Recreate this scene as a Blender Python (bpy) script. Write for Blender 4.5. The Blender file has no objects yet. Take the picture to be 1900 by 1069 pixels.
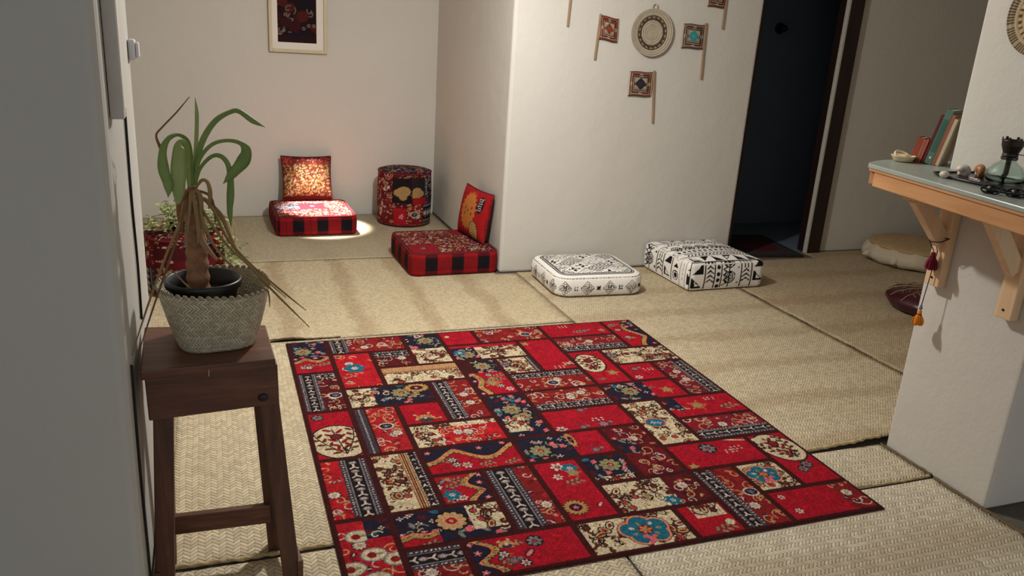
import bpy, bmesh, math, random
import numpy as np
from mathutils import Vector, Matrix

scene = bpy.context.scene
COL = scene.collection
PI = math.pi
random.seed(7)

# ------------------------------------------------------------------ camera
F = 1500.0
CX, CY = 950.0, 534.5
CAMH = 1.5
RM = np.array([[0.93886353, 0.04849614, -0.34085686], [0, 0, 0], [0, 0, 0]])


def _ray(px, py):
    d = np.array([px - CX, -(py - CY), -F])
    return d / np.linalg.norm(d)


_up = -_ray(646, 5192)
_yv = _ray(379, 23)
_yv = _yv - _up * _yv.dot(_up)
_yv /= np.linalg.norm(_yv)
_xv = np.cross(_yv, _up)
RM = np.array([_xv, _yv, _up])
EYE = np.array([0, 0, CAMH])


def at_z(px, py, z=0.0):
    d = RM @ _ray(px, py)
    return EYE + d * (z - CAMH) / d[2]


def at_y(px, py, y):
    d = RM @ _ray(px, py)
    return EYE + d * y / d[1]


def at_x(px, py, x):
    d = RM @ _ray(px, py)
    return EYE + d * x / d[0]


cam_data = bpy.data.cameras.new('camera')
cam = bpy.data.objects.new('camera', cam_data)
COL.objects.link(cam)
cam_data.sensor_width = 36
cam_data.lens = F / 1900 * 36
cam_data.clip_start = 0.02
mw = Matrix.Identity(4)
for r in range(3):
    for c in range(3):
        mw[r][c] = RM[r][c]
mw[2][3] = CAMH
cam.matrix_world = mw
scene.camera = cam

scene.view_settings.view_transform = 'Standard'
scene.view_settings.look = 'None'
scene.view_settings.gamma = 1
scene.view_settings.exposure = 1.32


# ------------------------------------------------------------------ colour helpers
def lin(c):
    out = []
    for v in c:
        v = v / 255.0
        out.append(v / 12.92 if v <= 0.04045 else ((v + 0.055) / 1.055) ** 2.4)
    return tuple(out)


def lin4(c):
    return lin(c) + (1.0,)


# ------------------------------------------------------------------ material helpers
class NT:
    def __init__(self, name):
        self.m = bpy.data.materials.new(name)
        self.m.use_nodes = True
        self.t = self.m.node_tree
        self.b = self.t.nodes['Principled BSDF']

    def n(self, kind, **kw):
        nd = self.t.nodes.new(kind)
        for k, v in kw.items():
            if k.startswith('i_'):
                nd.inputs[k[2:].replace('_', ' ')].default_value = v
            else:
                setattr(nd, k, v)
        return nd

    def l(self, a, b):
        self.t.links.new(a, b)

    def math(self, op, a, b=None, c=None):
        nd = self.t.nodes.new('ShaderNodeMath')
        nd.operation = op
        for i, v in enumerate((a, b, c)):
            if v is None:
                continue
            if isinstance(v, (int, float)):
                nd.inputs[i].default_value = v
            else:
                self.l(v, nd.inputs[i])
        return nd.outputs[0]

    def mix(self, fac, a, b, blend='MIX'):
        nd = self.t.nodes.new('ShaderNodeMix')
        nd.data_type = 'RGBA'
        nd.blend_type = blend
        for sock, v in ((nd.inputs['Factor'], fac), (nd.inputs['A'], a), (nd.inputs['B'], b)):
            if isinstance(v, (int, float)):
                sock.default_value = v
            elif isinstance(v, tuple):
                sock.default_value = v if len(v) == 4 else v + (1,)
            else:
                self.l(v, sock)
        return nd.outputs['Result']

    def ramp(self, fac, stops):
        nd = self.t.nodes.new('ShaderNodeValToRGB')
        el = nd.color_ramp.elements
        while len(el) < len(stops):
            el.new(0.5)
        for e, (p, c) in zip(el, stops):
            e.position = p
            e.color = c if len(c) == 4 else tuple(c) + (1,)
        self.l(fac, nd.inputs[0])
        return nd.outputs[0]

    def bump(self, h, strength=0.5, dist=0.01, prev=None):
        nd = self.t.nodes.new('ShaderNodeBump')
        nd.inputs['Strength'].default_value = strength
        nd.inputs['Distance'].default_value = dist
        self.l(h, nd.inputs['Height'])
        if prev is not None:
            self.l(prev, nd.inputs['Normal'])
        return nd.outputs[0]

    def noise(self, scale, detail=4, rough=0.55, vec=None, out=0):
        nd = self.t.nodes.new('ShaderNodeTexNoise')
        nd.inputs['Scale'].default_value = scale
        nd.inputs['Detail'].default_value = detail
        nd.inputs['Roughness'].default_value = rough
        if vec is not None:
            self.l(vec, nd.inputs['Vector'])
        return nd.outputs[out]

    def obj(self):
        return self.t.nodes.new('ShaderNodeTexCoord').outputs['Object']

    def done(self, col=None, rough=None, normal=None, metal=None, spec=None):
        b = self.b
        if col is not None:
            if isinstance(col, tuple):
                b.inputs['Base Color'].default_value = col if len(col) == 4 else col + (1,)
            else:
                self.l(col, b.inputs['Base Color'])
        if rough is not None:
            if isinstance(rough, (int, float)):
                b.inputs['Roughness'].default_value = rough
            else:
                self.l(rough, b.inputs['Roughness'])
        if normal is not None:
            self.l(normal, b.inputs['Normal'])
        if metal is not None:
            b.inputs['Metallic'].default_value = metal
        if spec is not None:
            b.inputs['Specular IOR Level'].default_value = spec
        return self.m


def m_plaster(name, c1, c2, bump=0.35, specks=False):
    t = NT(name)
    v = t.obj()
    big = t.noise(1.3, 4, 0.6, v)
    fine = t.noise(55, 6, 0.65, v)
    med = t.noise(7, 5, 0.6, v)
    col = t.mix(big, lin4(c1), lin4(c2))
    sp = t.ramp(t.noise(21, 2, 0.5, v), [(0.0, (0.55, 0.5, 0.45)), (0.2, (1, 1, 1)), (1, (1, 1, 1))])
    col = t.mix(0.5, col, sp, 'MULTIPLY')
    if specks:
        vo = t.n('ShaderNodeTexVoronoi', feature='F1')
        vo.inputs['Scale'].default_value = 11
        t.l(v, vo.inputs['Vector'])
        rnd = t.n('ShaderNodeSeparateColor')
        t.l(vo.outputs['Color'], rnd.inputs[0])
        near = t.math('LESS_THAN', vo.outputs['Distance'], t.math('MULTIPLY', rnd.outputs[1], .045))
        few = t.math('GREATER_THAN', rnd.outputs[0], .80)
        col = t.mix(t.math('MULTIPLY', t.math('MULTIPLY', near, few), .75), col, lin4((70, 62, 54)))
    h = t.math('ADD', t.math('MULTIPLY', med, 1.6), t.math('MULTIPLY', fine, 0.35))
    return t.done(col, 0.93, t.bump(h, bump * .55, 0.02), spec=0.2)


def m_plain(name, c, rough=0.7, metal=0.0, var=0.12, nscale=30, bump=0.1, spec=0.4):
    t = NT(name)
    v = t.obj()
    n = t.noise(nscale, 4, 0.6, v)
    a = lin4(tuple(min(255, x * (1 + var)) for x in c))
    b = lin4(tuple(x * (1 - var) for x in c))
    return t.done(t.mix(n, b, a), rough, t.bump(n, bump, 0.004), metal, spec)


def m_wood(name, c1, c2, scale=14, axis=2, rough=0.55, bump=0.2):
    t = NT(name)
    v = t.obj()
    mp = t.n('ShaderNodeMapping')
    s = [scale, scale, scale]
    s[axis] = scale * 0.09
    mp.inputs['Scale'].default_value = s
    t.l(v, mp.inputs['Vector'])
    n = t.noise(2.2, 6, 0.62, mp.outputs[0])
    n2 = t.noise(9, 4, 0.6, mp.outputs[0])
    k = t.math('ADD', t.math('MULTIPLY', n, 0.75), t.math('MULTIPLY', n2, 0.25))
    col = t.ramp(k, [(0.3, lin(c1)), (0.52, lin(tuple((a + b) / 2 for a, b in zip(c1, c2)))), (0.72, lin(c2))])
    return t.done(col, rough, t.bump(k, bump, 0.004))


def m_cloth(name, rough=0.95, bump=0.5, nscale=420, var=0.22, bdist=0.003):
    """fabric whose printed or woven pattern is the mesh's own colour attribute"""
    t = NT(name)
    at = t.n('ShaderNodeAttribute', attribute_name='pattern')
    v = t.obj()
    n = t.noise(nscale, 3, 0.7, v)
    n2 = t.noise(26, 4, 0.6, v)
    f = t.math('ADD', t.math('MULTIPLY', n, 0.6), t.math('MULTIPLY', n2, 0.4))
    g = t.ramp(f, [(0.25, (1 - var * 1.6,) * 3), (0.75, (1 + var,) * 3)])
    col = t.mix(1.0, at.outputs['Color'], g, 'MULTIPLY')
    return t.done(col, rough, t.bump(n, bump, bdist), spec=0.15)


def m_mat(name, along='y', tint=(203, 186, 146), stain=0.0, period=0.37, phase=0.0, colw=0.019, pitch=0.0125):
    """herringbone palm-leaf weave; stain = brown palm strips woven in at an interval"""
    t = NT(name)
    v = t.obj()
    # slight waviness of the rows
    wn = t.n('ShaderNodeTexNoise')
    wn.inputs['Scale'].default_value = 5
    t.l(v, wn.inputs['Vector'])
    off = t.n('ShaderNodeVectorMath', operation='SCALE')
    sub = t.n('ShaderNodeVectorMath', operation='SUBTRACT')
    sub.inputs[1].default_value = (0.5, 0.5, 0.5)
    t.l(wn.outputs['Color'], sub.inputs[0])
    t.l(sub.outputs[0], off.inputs[0])
    off.inputs['Scale'].default_value = 0.014
    add = t.n('ShaderNodeVectorMath', operation='ADD')
    t.l(v, add.inputs[0])
    t.l(off.outputs[0], add.inputs[1])
    sp = t.n('ShaderNodeSeparateXYZ')
    t.l(add.outputs[0], sp.inputs[0])
    a, b = (sp.outputs[1], sp.outputs[0]) if along == 'y' else (sp.outputs[0], sp.outputs[1])
    tri = t.math('PINGPONG', b, colw)
    d = t.math('DIVIDE', t.math('ADD', a, t.math('MULTIPLY', tri, 0.9)), pitch)
    fr = t.math('FRACT', d)
    # strip cross profile
    prof = t.math('SINE', t.math('MULTIPLY', fr, PI))
    prof = t.math('POWER', prof, 0.45)
    # column profile: leaves dive under at the column borders
    ce = t.math('SINE', t.math('MULTIPLY', t.math('DIVIDE', tri, colw), PI))
    ce = t.math('POWER', t.math('MAXIMUM', ce, 0.001), 0.35)
    h = t.math('MULTIPLY', prof, t.math('ADD', t.math('MULTIPLY', ce, 0.55), 0.45))
    # one tone per strip
    cell = t.n('ShaderNodeCombineXYZ')
    t.l(t.math('FLOOR', d), cell.inputs[0])
    t.l(t.math('FLOOR', t.math('DIVIDE', b, colw)), cell.inputs[1])
    wnz = t.n('ShaderNodeTexWhiteNoise', noise_dimensions='3D')
    t.l(cell.outputs[0], wnz.inputs['Vector'])
    tone = wnz.outputs['Value']
    c_lo = tuple(x * 0.90 for x in tint)
    c_hi = tuple(min(255, x * 1.06) for x in tint)
    col = t.mix(tone, lin4(c_lo), lin4(c_hi))
    big = t.noise(2.1, 5, 0.62, v)
    col = t.mix(t.math('MULTIPLY', t.math('SUBTRACT', big, 0.35), 0.9), col, lin4((186, 168, 130)))
    if stain:
        nb = t.noise(3.2, 4, 0.6, v)
        nb2 = t.noise(40, 3, 0.6, v)
        q = t.math('ADD', t.math('MULTIPLY', b, 2 * PI / period), t.math('MULTIPLY', nb, 3.4))
        q = t.math('ADD', q, phase)
        s = t.math('SINE', q)
        s = t.math('ADD', s, t.math('MULTIPLY', t.math('SUBTRACT', nb2, 0.5), 1.1))
        f = t.ramp(s, [(0.35, (0, 0, 0)), (0.95, (1, 1, 1))])
        col = t.mix(t.math('MULTIPLY', f, stain), col, lin4((150, 120, 86)))
    gap = t.ramp(h, [(0.2, (0.2, 0.15, 0.1)), (0.5, (.9, .88, .85)), (.75, (1, 1, 1))])
    col = t.mix(0.8, col, gap, 'MULTIPLY')
    return t.done(col, 0.8, t.bump(h, 0.7, 0.005), spec=0.3)


def m_basket(name):
    t = NT(name)
    uv = t.n('ShaderNodeUVMap').outputs[0]
    sp = t.n('ShaderNodeSeparateXYZ')
    t.l(uv, sp.inputs[0])
    b, a = sp.outputs[0], sp.outputs[1]
    colw = 0.013
    tri = t.math('PINGPONG', a, colw)
    d = t.math('DIVIDE', t.math('ADD', b, t.math('MULTIPLY', tri, 1.1)), 0.0105)
    prof = t.math('POWER', t.math('MAXIMUM', t.math('SINE', t.math('MULTIPLY', t.math('FRACT', d), PI)), 0.001), 0.45)
    ce = t.math('POWER', t.math('MAXIMUM', t.math('SINE', t.math('MULTIPLY', t.math('DIVIDE', tri, colw), PI)), 0.001), 0.35)
    h = t.math('MULTIPLY', prof, t.math('ADD', t.math('MULTIPLY', ce, 0.6), 0.4))
    cell = t.n('ShaderNodeCombineXYZ')
    t.l(t.math('FLOOR', d), cell.inputs[0])
    t.l(t.math('FLOOR', t.math('DIVIDE', a, colw)), cell.inputs[1])
    wnz = t.n('ShaderNodeTexWhiteNoise', noise_dimensions='3D')
    t.l(cell.outputs[0], wnz.inputs['Vector'])
    col = t.mix(wnz.outputs['Value'], lin4((186, 174, 146)), lin4((218, 208, 180)))
    gap = t.ramp(h, [(0.15, (0.3, 0.25, 0.18)), (0.55, (1, 1, 1)), (1, (1, 1, 1))])
    col = t.mix(0.75, col, gap, 'MULTIPLY')
    return t.done(col, 0.75, t.bump(h, 0.8, 0.005))


def m_glass(name, tint=(0.8, 0.92, 0.88)):
    t = NT(name)
    t.b.inputs['Transmission Weight'].default_value = 1.0
    t.b.inputs['IOR'].default_value = 1.45
    n = t.noise(18, 2, 0.5, t.obj())
    t.l(t.mix(n, tuple(x * 0.93 for x in tint) + (1,), tint + (1,)), t.b.inputs['Base Color'])
    return t.done(None, 0.04)


def m_leaf(name, c1, c2, rough=0.5):
    t = NT(name)
    v = t.obj()
    n = t.noise(22, 5, 0.6, v)
    n2 = t.noise(140, 3, 0.6, v)
    col = t.mix(n, lin4(c1), lin4(c2))
    t.b.inputs['Subsurface Weight'].default_value = 0.0
    return t.done(col, rough, t.bump(n2, 0.15, 0.002))


M = {}
M['wall'] = m_plaster('white_plaster', (207, 202, 193), (196, 191, 182))
M['near'] = m_plaster('grey_plaster', (200, 197, 189), (190, 187, 179), 0.15, True)
M['dark_room'] = m_plaster('dark_room_gloom', (108, 122, 138), (88, 100, 116), 0.2)  # blue-grey colour stands in for the gloom of the unlit room
M['ceiling'] = m_plaster('ceiling_plaster', (205, 198, 186), (190, 184, 172), 0.2)
M['concrete'] = m_plain('concrete_floor', (92, 86, 78), 0.9, var=0.2)
M['dark_wood'] = m_wood('dark_stained_wood', (54, 32, 23), (116, 72, 51), 16, 2, 0.45)
M['dark_wood_x'] = m_wood('dark_stained_wood_cross', (60, 35, 25), (136, 86, 62), 14, 0, 0.42)
M['frame_wood'] = m_wood('door_frame_wood', (24, 12, 9), (44, 22, 16), 12, 2, 0.5)
M['pine'] = m_wood('pine_wood', (178, 124, 76), (204, 154, 104), 10, 1, 0.55)
M['pine_v'] = m_wood('pine_post_wood', (205, 168, 126), (228, 196, 156), 10, 2, 0.6)
M['teal_top'] = m_plain('pale_teal_tabletop', (150, 158, 150), 0.3, var=0.1, nscale=6, bump=0.05, spec=0.6)
M['cloth'] = m_cloth('woven_pattern_cloth')
M['kilim'] = m_cloth('kilim_pile', nscale=330, bump=0.6)
M['rug'] = m_cloth('rug_pile', rough=1.0, bump=0.7, nscale=300, var=0.2, bdist=0.004)
M['print'] = m_cloth('printed_cotton', nscale=500, bump=0.25, var=0.06)
M['red_piping'] = m_plain('red_piping', (96, 18, 24), 0.9)
M['white_piping'] = m_plain('white_piping', (228, 222, 214), 0.9)
M['edge_dark'] = m_plain('rug_binding', (58, 18, 18), 0.95)
M['rope'] = m_plain('palm_rope', (176, 154, 112), 0.85, var=0.3, nscale=120, bump=0.5)
M['rope_dark'] = m_plain('dark_palm_rope', (96, 80, 54), 0.85, var=0.4, nscale=160, bump=0.5)
M['basket'] = m_basket('palm_basket_weave')
M['black_plastic'] = m_plain('black_plastic', (22, 23, 25), 0.38, var=0.1)
M['soil'] = m_plain('potting_soil', (48, 36, 28), 0.95, var=0.4, nscale=90, bump=0.9)
M['trunk'] = m_plain('fibrous_trunk', (128, 92, 66), 0.85, var=0.35, nscale=60, bump=0.8)
M['leaf'] = m_leaf('green_leaf', (84, 112, 48), (128, 150, 76))
M['leaf_young'] = m_leaf('pale_green_leaf', (118, 138, 72), (152, 164, 98))
M['leaf_dry'] = m_leaf('dry_leaf', (122, 96, 60), (160, 132, 88), 0.8)
M['leaf_brown'] = m_leaf('brown_leaf', (92, 60, 36), (138, 96, 58), 0.8)
M['succulent'] = m_leaf('succulent_leaf', (128, 140, 88), (176, 182, 128), 0.6)
M['switch'] = m_plain('white_plastic', (206, 206, 208), 0.4, var=0.03)
M['pale_frame'] = m_wood('pale_frame_wood', (186, 172, 140), (206, 192, 160), 14, 2, 0.5)
M['grey_frame'] = m_plain('grey_white_frame', (186, 182, 172), 0.6, var=0.05)
M['mount'] = m_plain('white_mount', (226, 218, 208), 0.8, var=0.02)
M['cable'] = m_plain('black_cable', (18, 16, 15), 0.5)
M['cream_canvas'] = m_plain('cream_canvas', (194, 180, 156), 0.9, var=0.08, nscale=200, bump=0.3)
M['tan_leather'] = m_plain('tan_cover', (168, 140, 100), 0.75, var=0.14, nscale=24, bump=0.2)
M['dark_leather'] = m_plain('dark_brown_leather', (52, 30, 24), 0.5, var=0.2)
M['gold_stitch'] = m_plain('gold_stitching', (176, 150, 112), 0.6)
M['maroon'] = m_plain('maroon_leather', (62, 22, 32), 0.32, var=0.18, nscale=18)
M['tassel_maroon'] = m_plain('maroon_yarn', (110, 20, 40), 0.95, var=0.3, nscale=260, bump=0.7)
M['tassel_orange'] = m_plain('orange_yarn', (222, 122, 24), 0.95, var=0.25, nscale=260, bump=0.7)
M['tassel_brown'] = m_plain('dark_string', (58, 26, 26), 0.9)
M['bead_blue'] = m_plain('grey_blue_bead', (92, 112, 122), 0.4)
M['screw'] = m_plain('dark_screw', (40, 36, 32), 0.4, metal=0.7)
M['stick'] = m_wood('palm_stick', (132, 104, 78), (166, 136, 106), 12, 2, 0.7)
M['straw'] = m_plain('coiled_straw', (186, 172, 146), 0.85, var=0.12, nscale=130, bump=0.5)
M['brass'] = m_plain('dark_brass', (52, 44, 36), 0.45, metal=0.6)
M['glass'] = m_glass('lamp_glass')
M['shell'] = m_plain('brown_sea_shell', (150, 104, 68), 0.35, var=0.45, nscale=48)
M['shell_pale'] = m_plain('pale_sea_shell', (196, 186, 172), 0.35, var=0.3, nscale=60)
M['steel'] = m_plain('dark_metal_tray', (60, 56, 54), 0.3, metal=0.8)
M['chrome'] = m_plain('chrome', (220, 220, 224), 0.12, metal=1.0)
M['cream_ceramic'] = m_plain('cream_ceramic', (226, 208, 168), 0.3, var=0.05)
M['paper'] = m_plain('book_pages', (208, 196, 172), 0.9, var=0.06)


def book_mat(name, c):
    return m_plain(name, c, 0.5, var=0.1, nscale=20)


# ------------------------------------------------------------------ object helpers
def tag(o, label=None, cat=None, group=None, kind=None):
    if label:
        o['label'] = label
    if cat:
        o['category'] = cat
    if group:
        o['group'] = group
    if kind:
        o['kind'] = kind
    return o


def empty(name, loc, label, cat, group=None, rz=0.0):
    o = bpy.data.objects.new(name, None)
    o.empty_display_size = 0.05
    COL.objects.link(o)
    o.location = loc
    o.rotation_euler = (0, 0, rz)
    return tag(o, label, cat, group)


def link(name, me, mats, parent=None, smooth=True, loc=None):
    o = bpy.data.objects.new(name, me)
    COL.objects.link(o)
    for m in (mats if isinstance(mats, (list, tuple)) else [mats]):
        me.materials.append(m)
    if smooth and len(me.polygons):
        me.polygons.foreach_set('use_smooth', [True] * len(me.polygons))
    if parent is not None:
        o.parent = parent
    if loc is not None:
        o.location = loc
    return o


def pydata(name, vs, fs):
    me = bpy.data.meshes.new(name)
    me.from_pydata([tuple(map(float, v)) for v in vs], [], fs)
    me.update()
    return me


class MB:
    """collects shapes for ONE mesh"""

    def __init__(self):
        self.v = []
        self.f = []
        self.uv = None

    def add(self, vs, fs):
        k = len(self.v)
        self.v += [tuple(v) for v in vs]
        self.f += [tuple(i + k for i in f) for f in fs]

    def box(self, x0, y0, z0, x1, y1, z1, mat=None):
        vs = [(x, y, z) for z in (z0, z1) for y in (y0, y1) for x in (x0, x1)]
        if mat is not None:
            vs = [tuple(mat @ Vector(v)) for v in vs]
        self.add(vs, [(0, 2, 3, 1), (4, 5, 7, 6), (0, 1, 5, 4), (2, 6, 7, 3), (0, 4, 6, 2), (1, 3, 7, 5)])

    def beam(self, p, q, w, d, up=(0, 0, 1), w2=None, d2=None):
        p, q = Vector(p), Vector(q)
        z = (q - p).normalized()
        x = Vector(up).cross(z)
        if x.length < 1e-4:
            x = Vector((1, 0, 0))
        x.normalize()
        y = z.cross(x)
        w2 = w if w2 is None else w2
        d2 = d if d2 is None else d2
        vs = []
        for c, ww, dd in ((p, w, d), (q, w2, d2)):
            for sx, sy in ((-1, -1), (1, -1), (1, 1), (-1, 1)):
                vs.append(tuple(c + x * sx * ww / 2 + y * sy * dd / 2))
        self.add(vs, [(0, 3, 2, 1), (4, 5, 6, 7), (0, 1, 5, 4), (1, 2, 6, 5), (2, 3, 7, 6), (3, 0, 4, 7)])

    def tube(self, pts, r, n=8, cap=True, twist=None):
        pts = [Vector(p) for p in pts]
        rs = r if isinstance(r, (list, tuple)) else [r] * len(pts)
        rings = []
        ref = None
        for i, p in enumerate(pts):
            a = pts[max(i - 1, 0)]
            b = pts[min(i + 1, len(pts) - 1)]
            t = (b - a).normalized()
            if ref is None:
                ref = t.orthogonal().normalized()
            ref = (ref - t * ref.dot(t))
            if ref.length < 1e-5:
                ref = t.orthogonal()
            ref.normalize()
            bi = t.cross(ref)
            ring = []
            for k in range(n):
                an = 2 * PI * k / n
                rr = rs[i]
                if twist:
                    rr *= 1 + 0.28 * math.cos(2 * an - twist * i)
                ring.append(tuple(p + ref * math.cos(an) * rr + bi * math.sin(an) * rr))
            rings.append(ring)
        vs = [v for ring in rings for v in ring]
        fs = []
        for i in range(len(pts) - 1):
            for k in range(n):
                k2 = (k + 1) % n
                fs.append((i * n + k, i * n + k2, (i + 1) * n + k2, (i + 1) * n + k))
        if cap:
            fs.append(tuple(range(n - 1, -1, -1)))
            e = (len(pts) - 1) * n
            fs.append(tuple(range(e, e + n)))
        self.add(vs, fs)

    def lathe(self, prof, c=(0, 0, 0), n=40, sx=1.0, sy=1.0):
        vs = []
        for r, z in prof:
            for k in range(n):
                a = 2 * PI * k / n
                vs.append((c[0] + r * sx * math.cos(a), c[1] + r * sy * math.sin(a), c[2] + z))
        fs = []
        for i in range(len(prof) - 1):
            for k in range(n):
                k2 = (k + 1) % n
                fs.append((i * n + k, i * n + k2, (i + 1) * n + k2, (i + 1) * n + k))
        if prof[0][0] > 1e-6:
            fs.append(tuple(range(n - 1, -1, -1)))
        if prof[-1][0] > 1e-6:
            e = (len(prof) - 1) * n
            fs.append(tuple(range(e, e + n)))
        self.add(vs, fs)

    def ball(self, c, rx, ry=None, rz=None, n=14, m=9, mat=None):
        ry = rx if ry is None else ry
        rz = rx if rz is None else rz
        vs = []
        for i in range(m + 1):
            th = PI * i / m
            for k in range(n):
                a = 2 * PI * k / n
                v = Vector((rx * math.sin(th) * math.cos(a), ry * math.sin(th) * math.sin(a), -rz * math.cos(th)))
                if mat is not None:
                    v = mat @ v
                vs.append((c[0] + v.x, c[1] + v.y, c[2] + v.z))
        fs = []
        for i in range(m):
            for k in range(n):
                k2 = (k + 1) % n
                fs.append((i * n + k, i * n + k2, (i + 1) * n + k2, (i + 1) * n + k))
        self.add(vs, fs)

    def prism(self, poly, z0, z1):
        n = len(poly)
        vs = [(p[0], p[1], z0) for p in poly] + [(p[0], p[1], z1) for p in poly]
        fs = [tuple(range(n - 1, -1, -1)), tuple(range(n, 2 * n))]
        for i in range(n):
            j = (i + 1) % n
            fs.append((i, j, n + j, n + i))
        self.add(vs, fs)

    def build(self, name, mats, parent=None, bevel=0.0, seg=2, smooth=False, loc=None, weld=False):
        me = pydata(name, self.v, self.f)
        if weld:
            bm = bmesh.new()
            bm.from_mesh(me)
            bmesh.ops.remove_doubles(bm, verts=bm.verts, dist=1e-5)
            bmesh.ops.recalc_face_normals(bm, faces=bm.faces)
            bm.to_mesh(me)
            bm.free()
        o = link(name, me, mats, parent, smooth, loc)
        if bevel:
            b = o.modifiers.new('bevel', 'BEVEL')
            b.width = bevel
            b.segments = seg
            b.limit_method = 'ANGLE'
            b.angle_limit = math.radians(40)
        return o


def paint(me, cols):
    """cols: (nverts,3) sRGB 0..1 -> linear colour attribute 'pattern'"""
    c = np.clip(np.asarray(cols, np.float64), 0, 1)
    c = np.where(c <= 0.04045, c / 12.92, ((c + 0.055) / 1.055) ** 2.4)
    rgba = np.ones((len(c), 4), np.float32)
    rgba[:, :3] = c
    at = me.color_attributes.new('pattern', 'FLOAT_COLOR', 'POINT')
    at.data.foreach_set('color', rgba.ravel())


# ------------------------------------------------------------------ pattern canvas (metres)
class Cv:
    def __init__(self, w, h, res, base):
        self.w, self.h, self.res = w, h, res
        self.nx, self.ny = int(round(w / res)) + 1, int(round(h / res)) + 1
        self.a = np.empty((self.ny, self.nx, 3), np.float32)
        self.a[:] = np.array(base) / 255.0
        self.x = np.linspace(0, w, self.nx)
        self.y = np.linspace(0, h, self.ny)
        self.clip = (0, 0, w, h)

    def win(self, x0, y0, x1, y1):
        x0, y0 = max(x0, self.clip[0]), max(y0, self.clip[1])
        x1, y1 = min(x1, self.clip[2]), min(y1, self.clip[3])
        if x1 <= x0 or y1 <= y0:
            return None
        dx = self.w / (self.nx - 1)
        dy = self.h / (self.ny - 1)
        i0, i1 = int(math.ceil(x0 / dx)), int(math.floor(x1 / dx)) + 1
        j0, j1 = int(math.ceil(y0 / dy)), int(math.floor(y1 / dy)) + 1
        i0, j0 = max(i0, 0), max(j0, 0)
        if i1 <= i0 or j1 <= j0:
            return None
        X, Y = np.meshgrid(self.x[i0:i1], self.y[j0:j1])
        return slice(j0, j1), slice(i0, i1), X[:min(j1, self.ny) - j0, :min(i1, self.nx) - i0], Y[:min(j1, self.ny) - j0, :min(i1, self.nx) - i0]

    def put(self, w, mask, col):
        sub = self.a[w[0], w[1]]
        sub[mask] = np.array(col, np.float32) / 255.0

    def rect(self, x0, y0, x1, y1, col):
        w = self.win(x0, y0, x1, y1)
        if w:
            self.a[w[0], w[1]] = np.array(col) / 255.0

    def ell(self, x, y, rx, ry, col, ang=0.0, ring=None):
        R = max(rx, ry)
        w = self.win(x - R, y - R, x + R, y + R)
        if not w:
            return
        c, s = math.cos(ang), math.sin(ang)
        u = (w[2] - x) * c + (w[3] - y) * s
        v = -(w[2] - x) * s + (w[3] - y) * c
        d = (u / rx) ** 2 + (v / ry) ** 2
        m = d <= 1
        if ring:
            m &= ((u / max(rx - ring, 1e-4)) ** 2 + (v / max(ry - ring, 1e-4)) ** 2) > 1
        self.put(w, m, col)

    def disc(self, x, y, r, col):
        self.ell(x, y, r, r, col)

    def poly(self, pts, col):
        xs = [p[0] for p in pts]
        ys = [p[1] for p in pts]
        w = self.win(min(xs), min(ys), max(xs), max(ys))
        if not w:
            return
        X, Y = w[2], w[3]
        ins = np.zeros(X.shape, bool)
        n = len(pts)
        for i in range(n):
            x0, y0 = pts[i]
            x1, y1 = pts[(i + 1) % n]
            if y0 == y1:
                continue
            cnd = ((y0 > Y) != (y1 > Y)) & (X < (x1 - x0) * (Y - y0) / (y1 - y0) + x0)
            ins ^= cnd
        self.put(w, ins, col)

    def stroke(self, pts, wd, col, close=False):
        if close:
            pts = list(pts) + [pts[0]]
        for (x0, y0), (x1, y1) in zip(pts[:-1], pts[1:]):
            h = wd / 2
            w = self.win(min(x0, x1) - h, min(y0, y1) - h, max(x0, x1) + h, max(y0, y1) + h)
            if not w:
                continue
            dx, dy = x1 - x0, y1 - y0
            L = dx * dx + dy * dy
            t = np.clip(((w[2] - x0) * dx + (w[3] - y0) * dy) / L, 0, 1) if L > 0 else 0
            d2 = (w[2] - x0 - t * dx) ** 2 + (w[3] - y0 - t * dy) ** 2
            self.put(w, d2 <= h * h, col)

    def sample(self, x, y):
        i = np.clip(np.round(np.asarray(x) / self.w * (self.nx - 1)).astype(int), 0, self.nx - 1)
        j = np.clip(np.round(np.asarray(y) / self.h * (self.ny - 1)).astype(int), 0, self.ny - 1)
        return self.a[j, i]


CR = dict(red=(158, 16, 34), brick=(124, 27, 28), wine=(84, 20, 25), seam=(60, 20, 19), cream=(196, 178, 146), tan=(180, 140, 98),
          gold=(168, 132, 74), navy=(30, 27, 44), black=(28, 22, 24), olive=(128, 124, 92), grey=(116, 110, 112), pale=(190, 174, 162),
          teal=(28, 96, 118), pink=(206, 92, 100), brown=(86, 40, 26), rose=(186, 70, 62), orange=(206, 108, 74), slate=(58, 50, 60))


def rosette(c, x, y, r, petal, core, n=8, edge=None, rot=0.0):
    if edge:
        c.disc(x, y, r * 1.12, edge)
    for k in range(n):
        a = rot + 2 * PI * k / n
        c.ell(x + math.cos(a) * r * .62, y + math.sin(a) * r * .62, r * .38, r * .24, petal, a)
    c.disc(x, y, r * .36, core)
    c.disc(x, y, r * .14, petal)


def scroll(c, x, y, r, col, wd, a0=0.0, turns=1.1, sgn=1):
    pts = []
    for k in range(15):
        t = k / 14
        a = a0 + sgn * t * turns * 2 * PI
        rr = r * (1 - .75 * t)
        pts.append((x + rr * math.cos(a), y + rr * math.sin(a)))
    c.stroke(pts, wd, col)


def spray(c, x, y, r, col, n=11, a0=0.0, span=2 * PI, wd=.004, tip=None):
    for k in range(n):
        a = a0 + span * k / n
        rr = r * (.75 + .25 * math.cos(k * 2.1))
        x1, y1 = x + rr * math.cos(a), y + rr * math.sin(a)
        c.stroke([(x + .2 * rr * math.cos(a), y + .2 * rr * math.sin(a)), (x1, y1)], wd, col)
        if tip:
            c.disc(x1, y1, wd * .9, tip)


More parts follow.
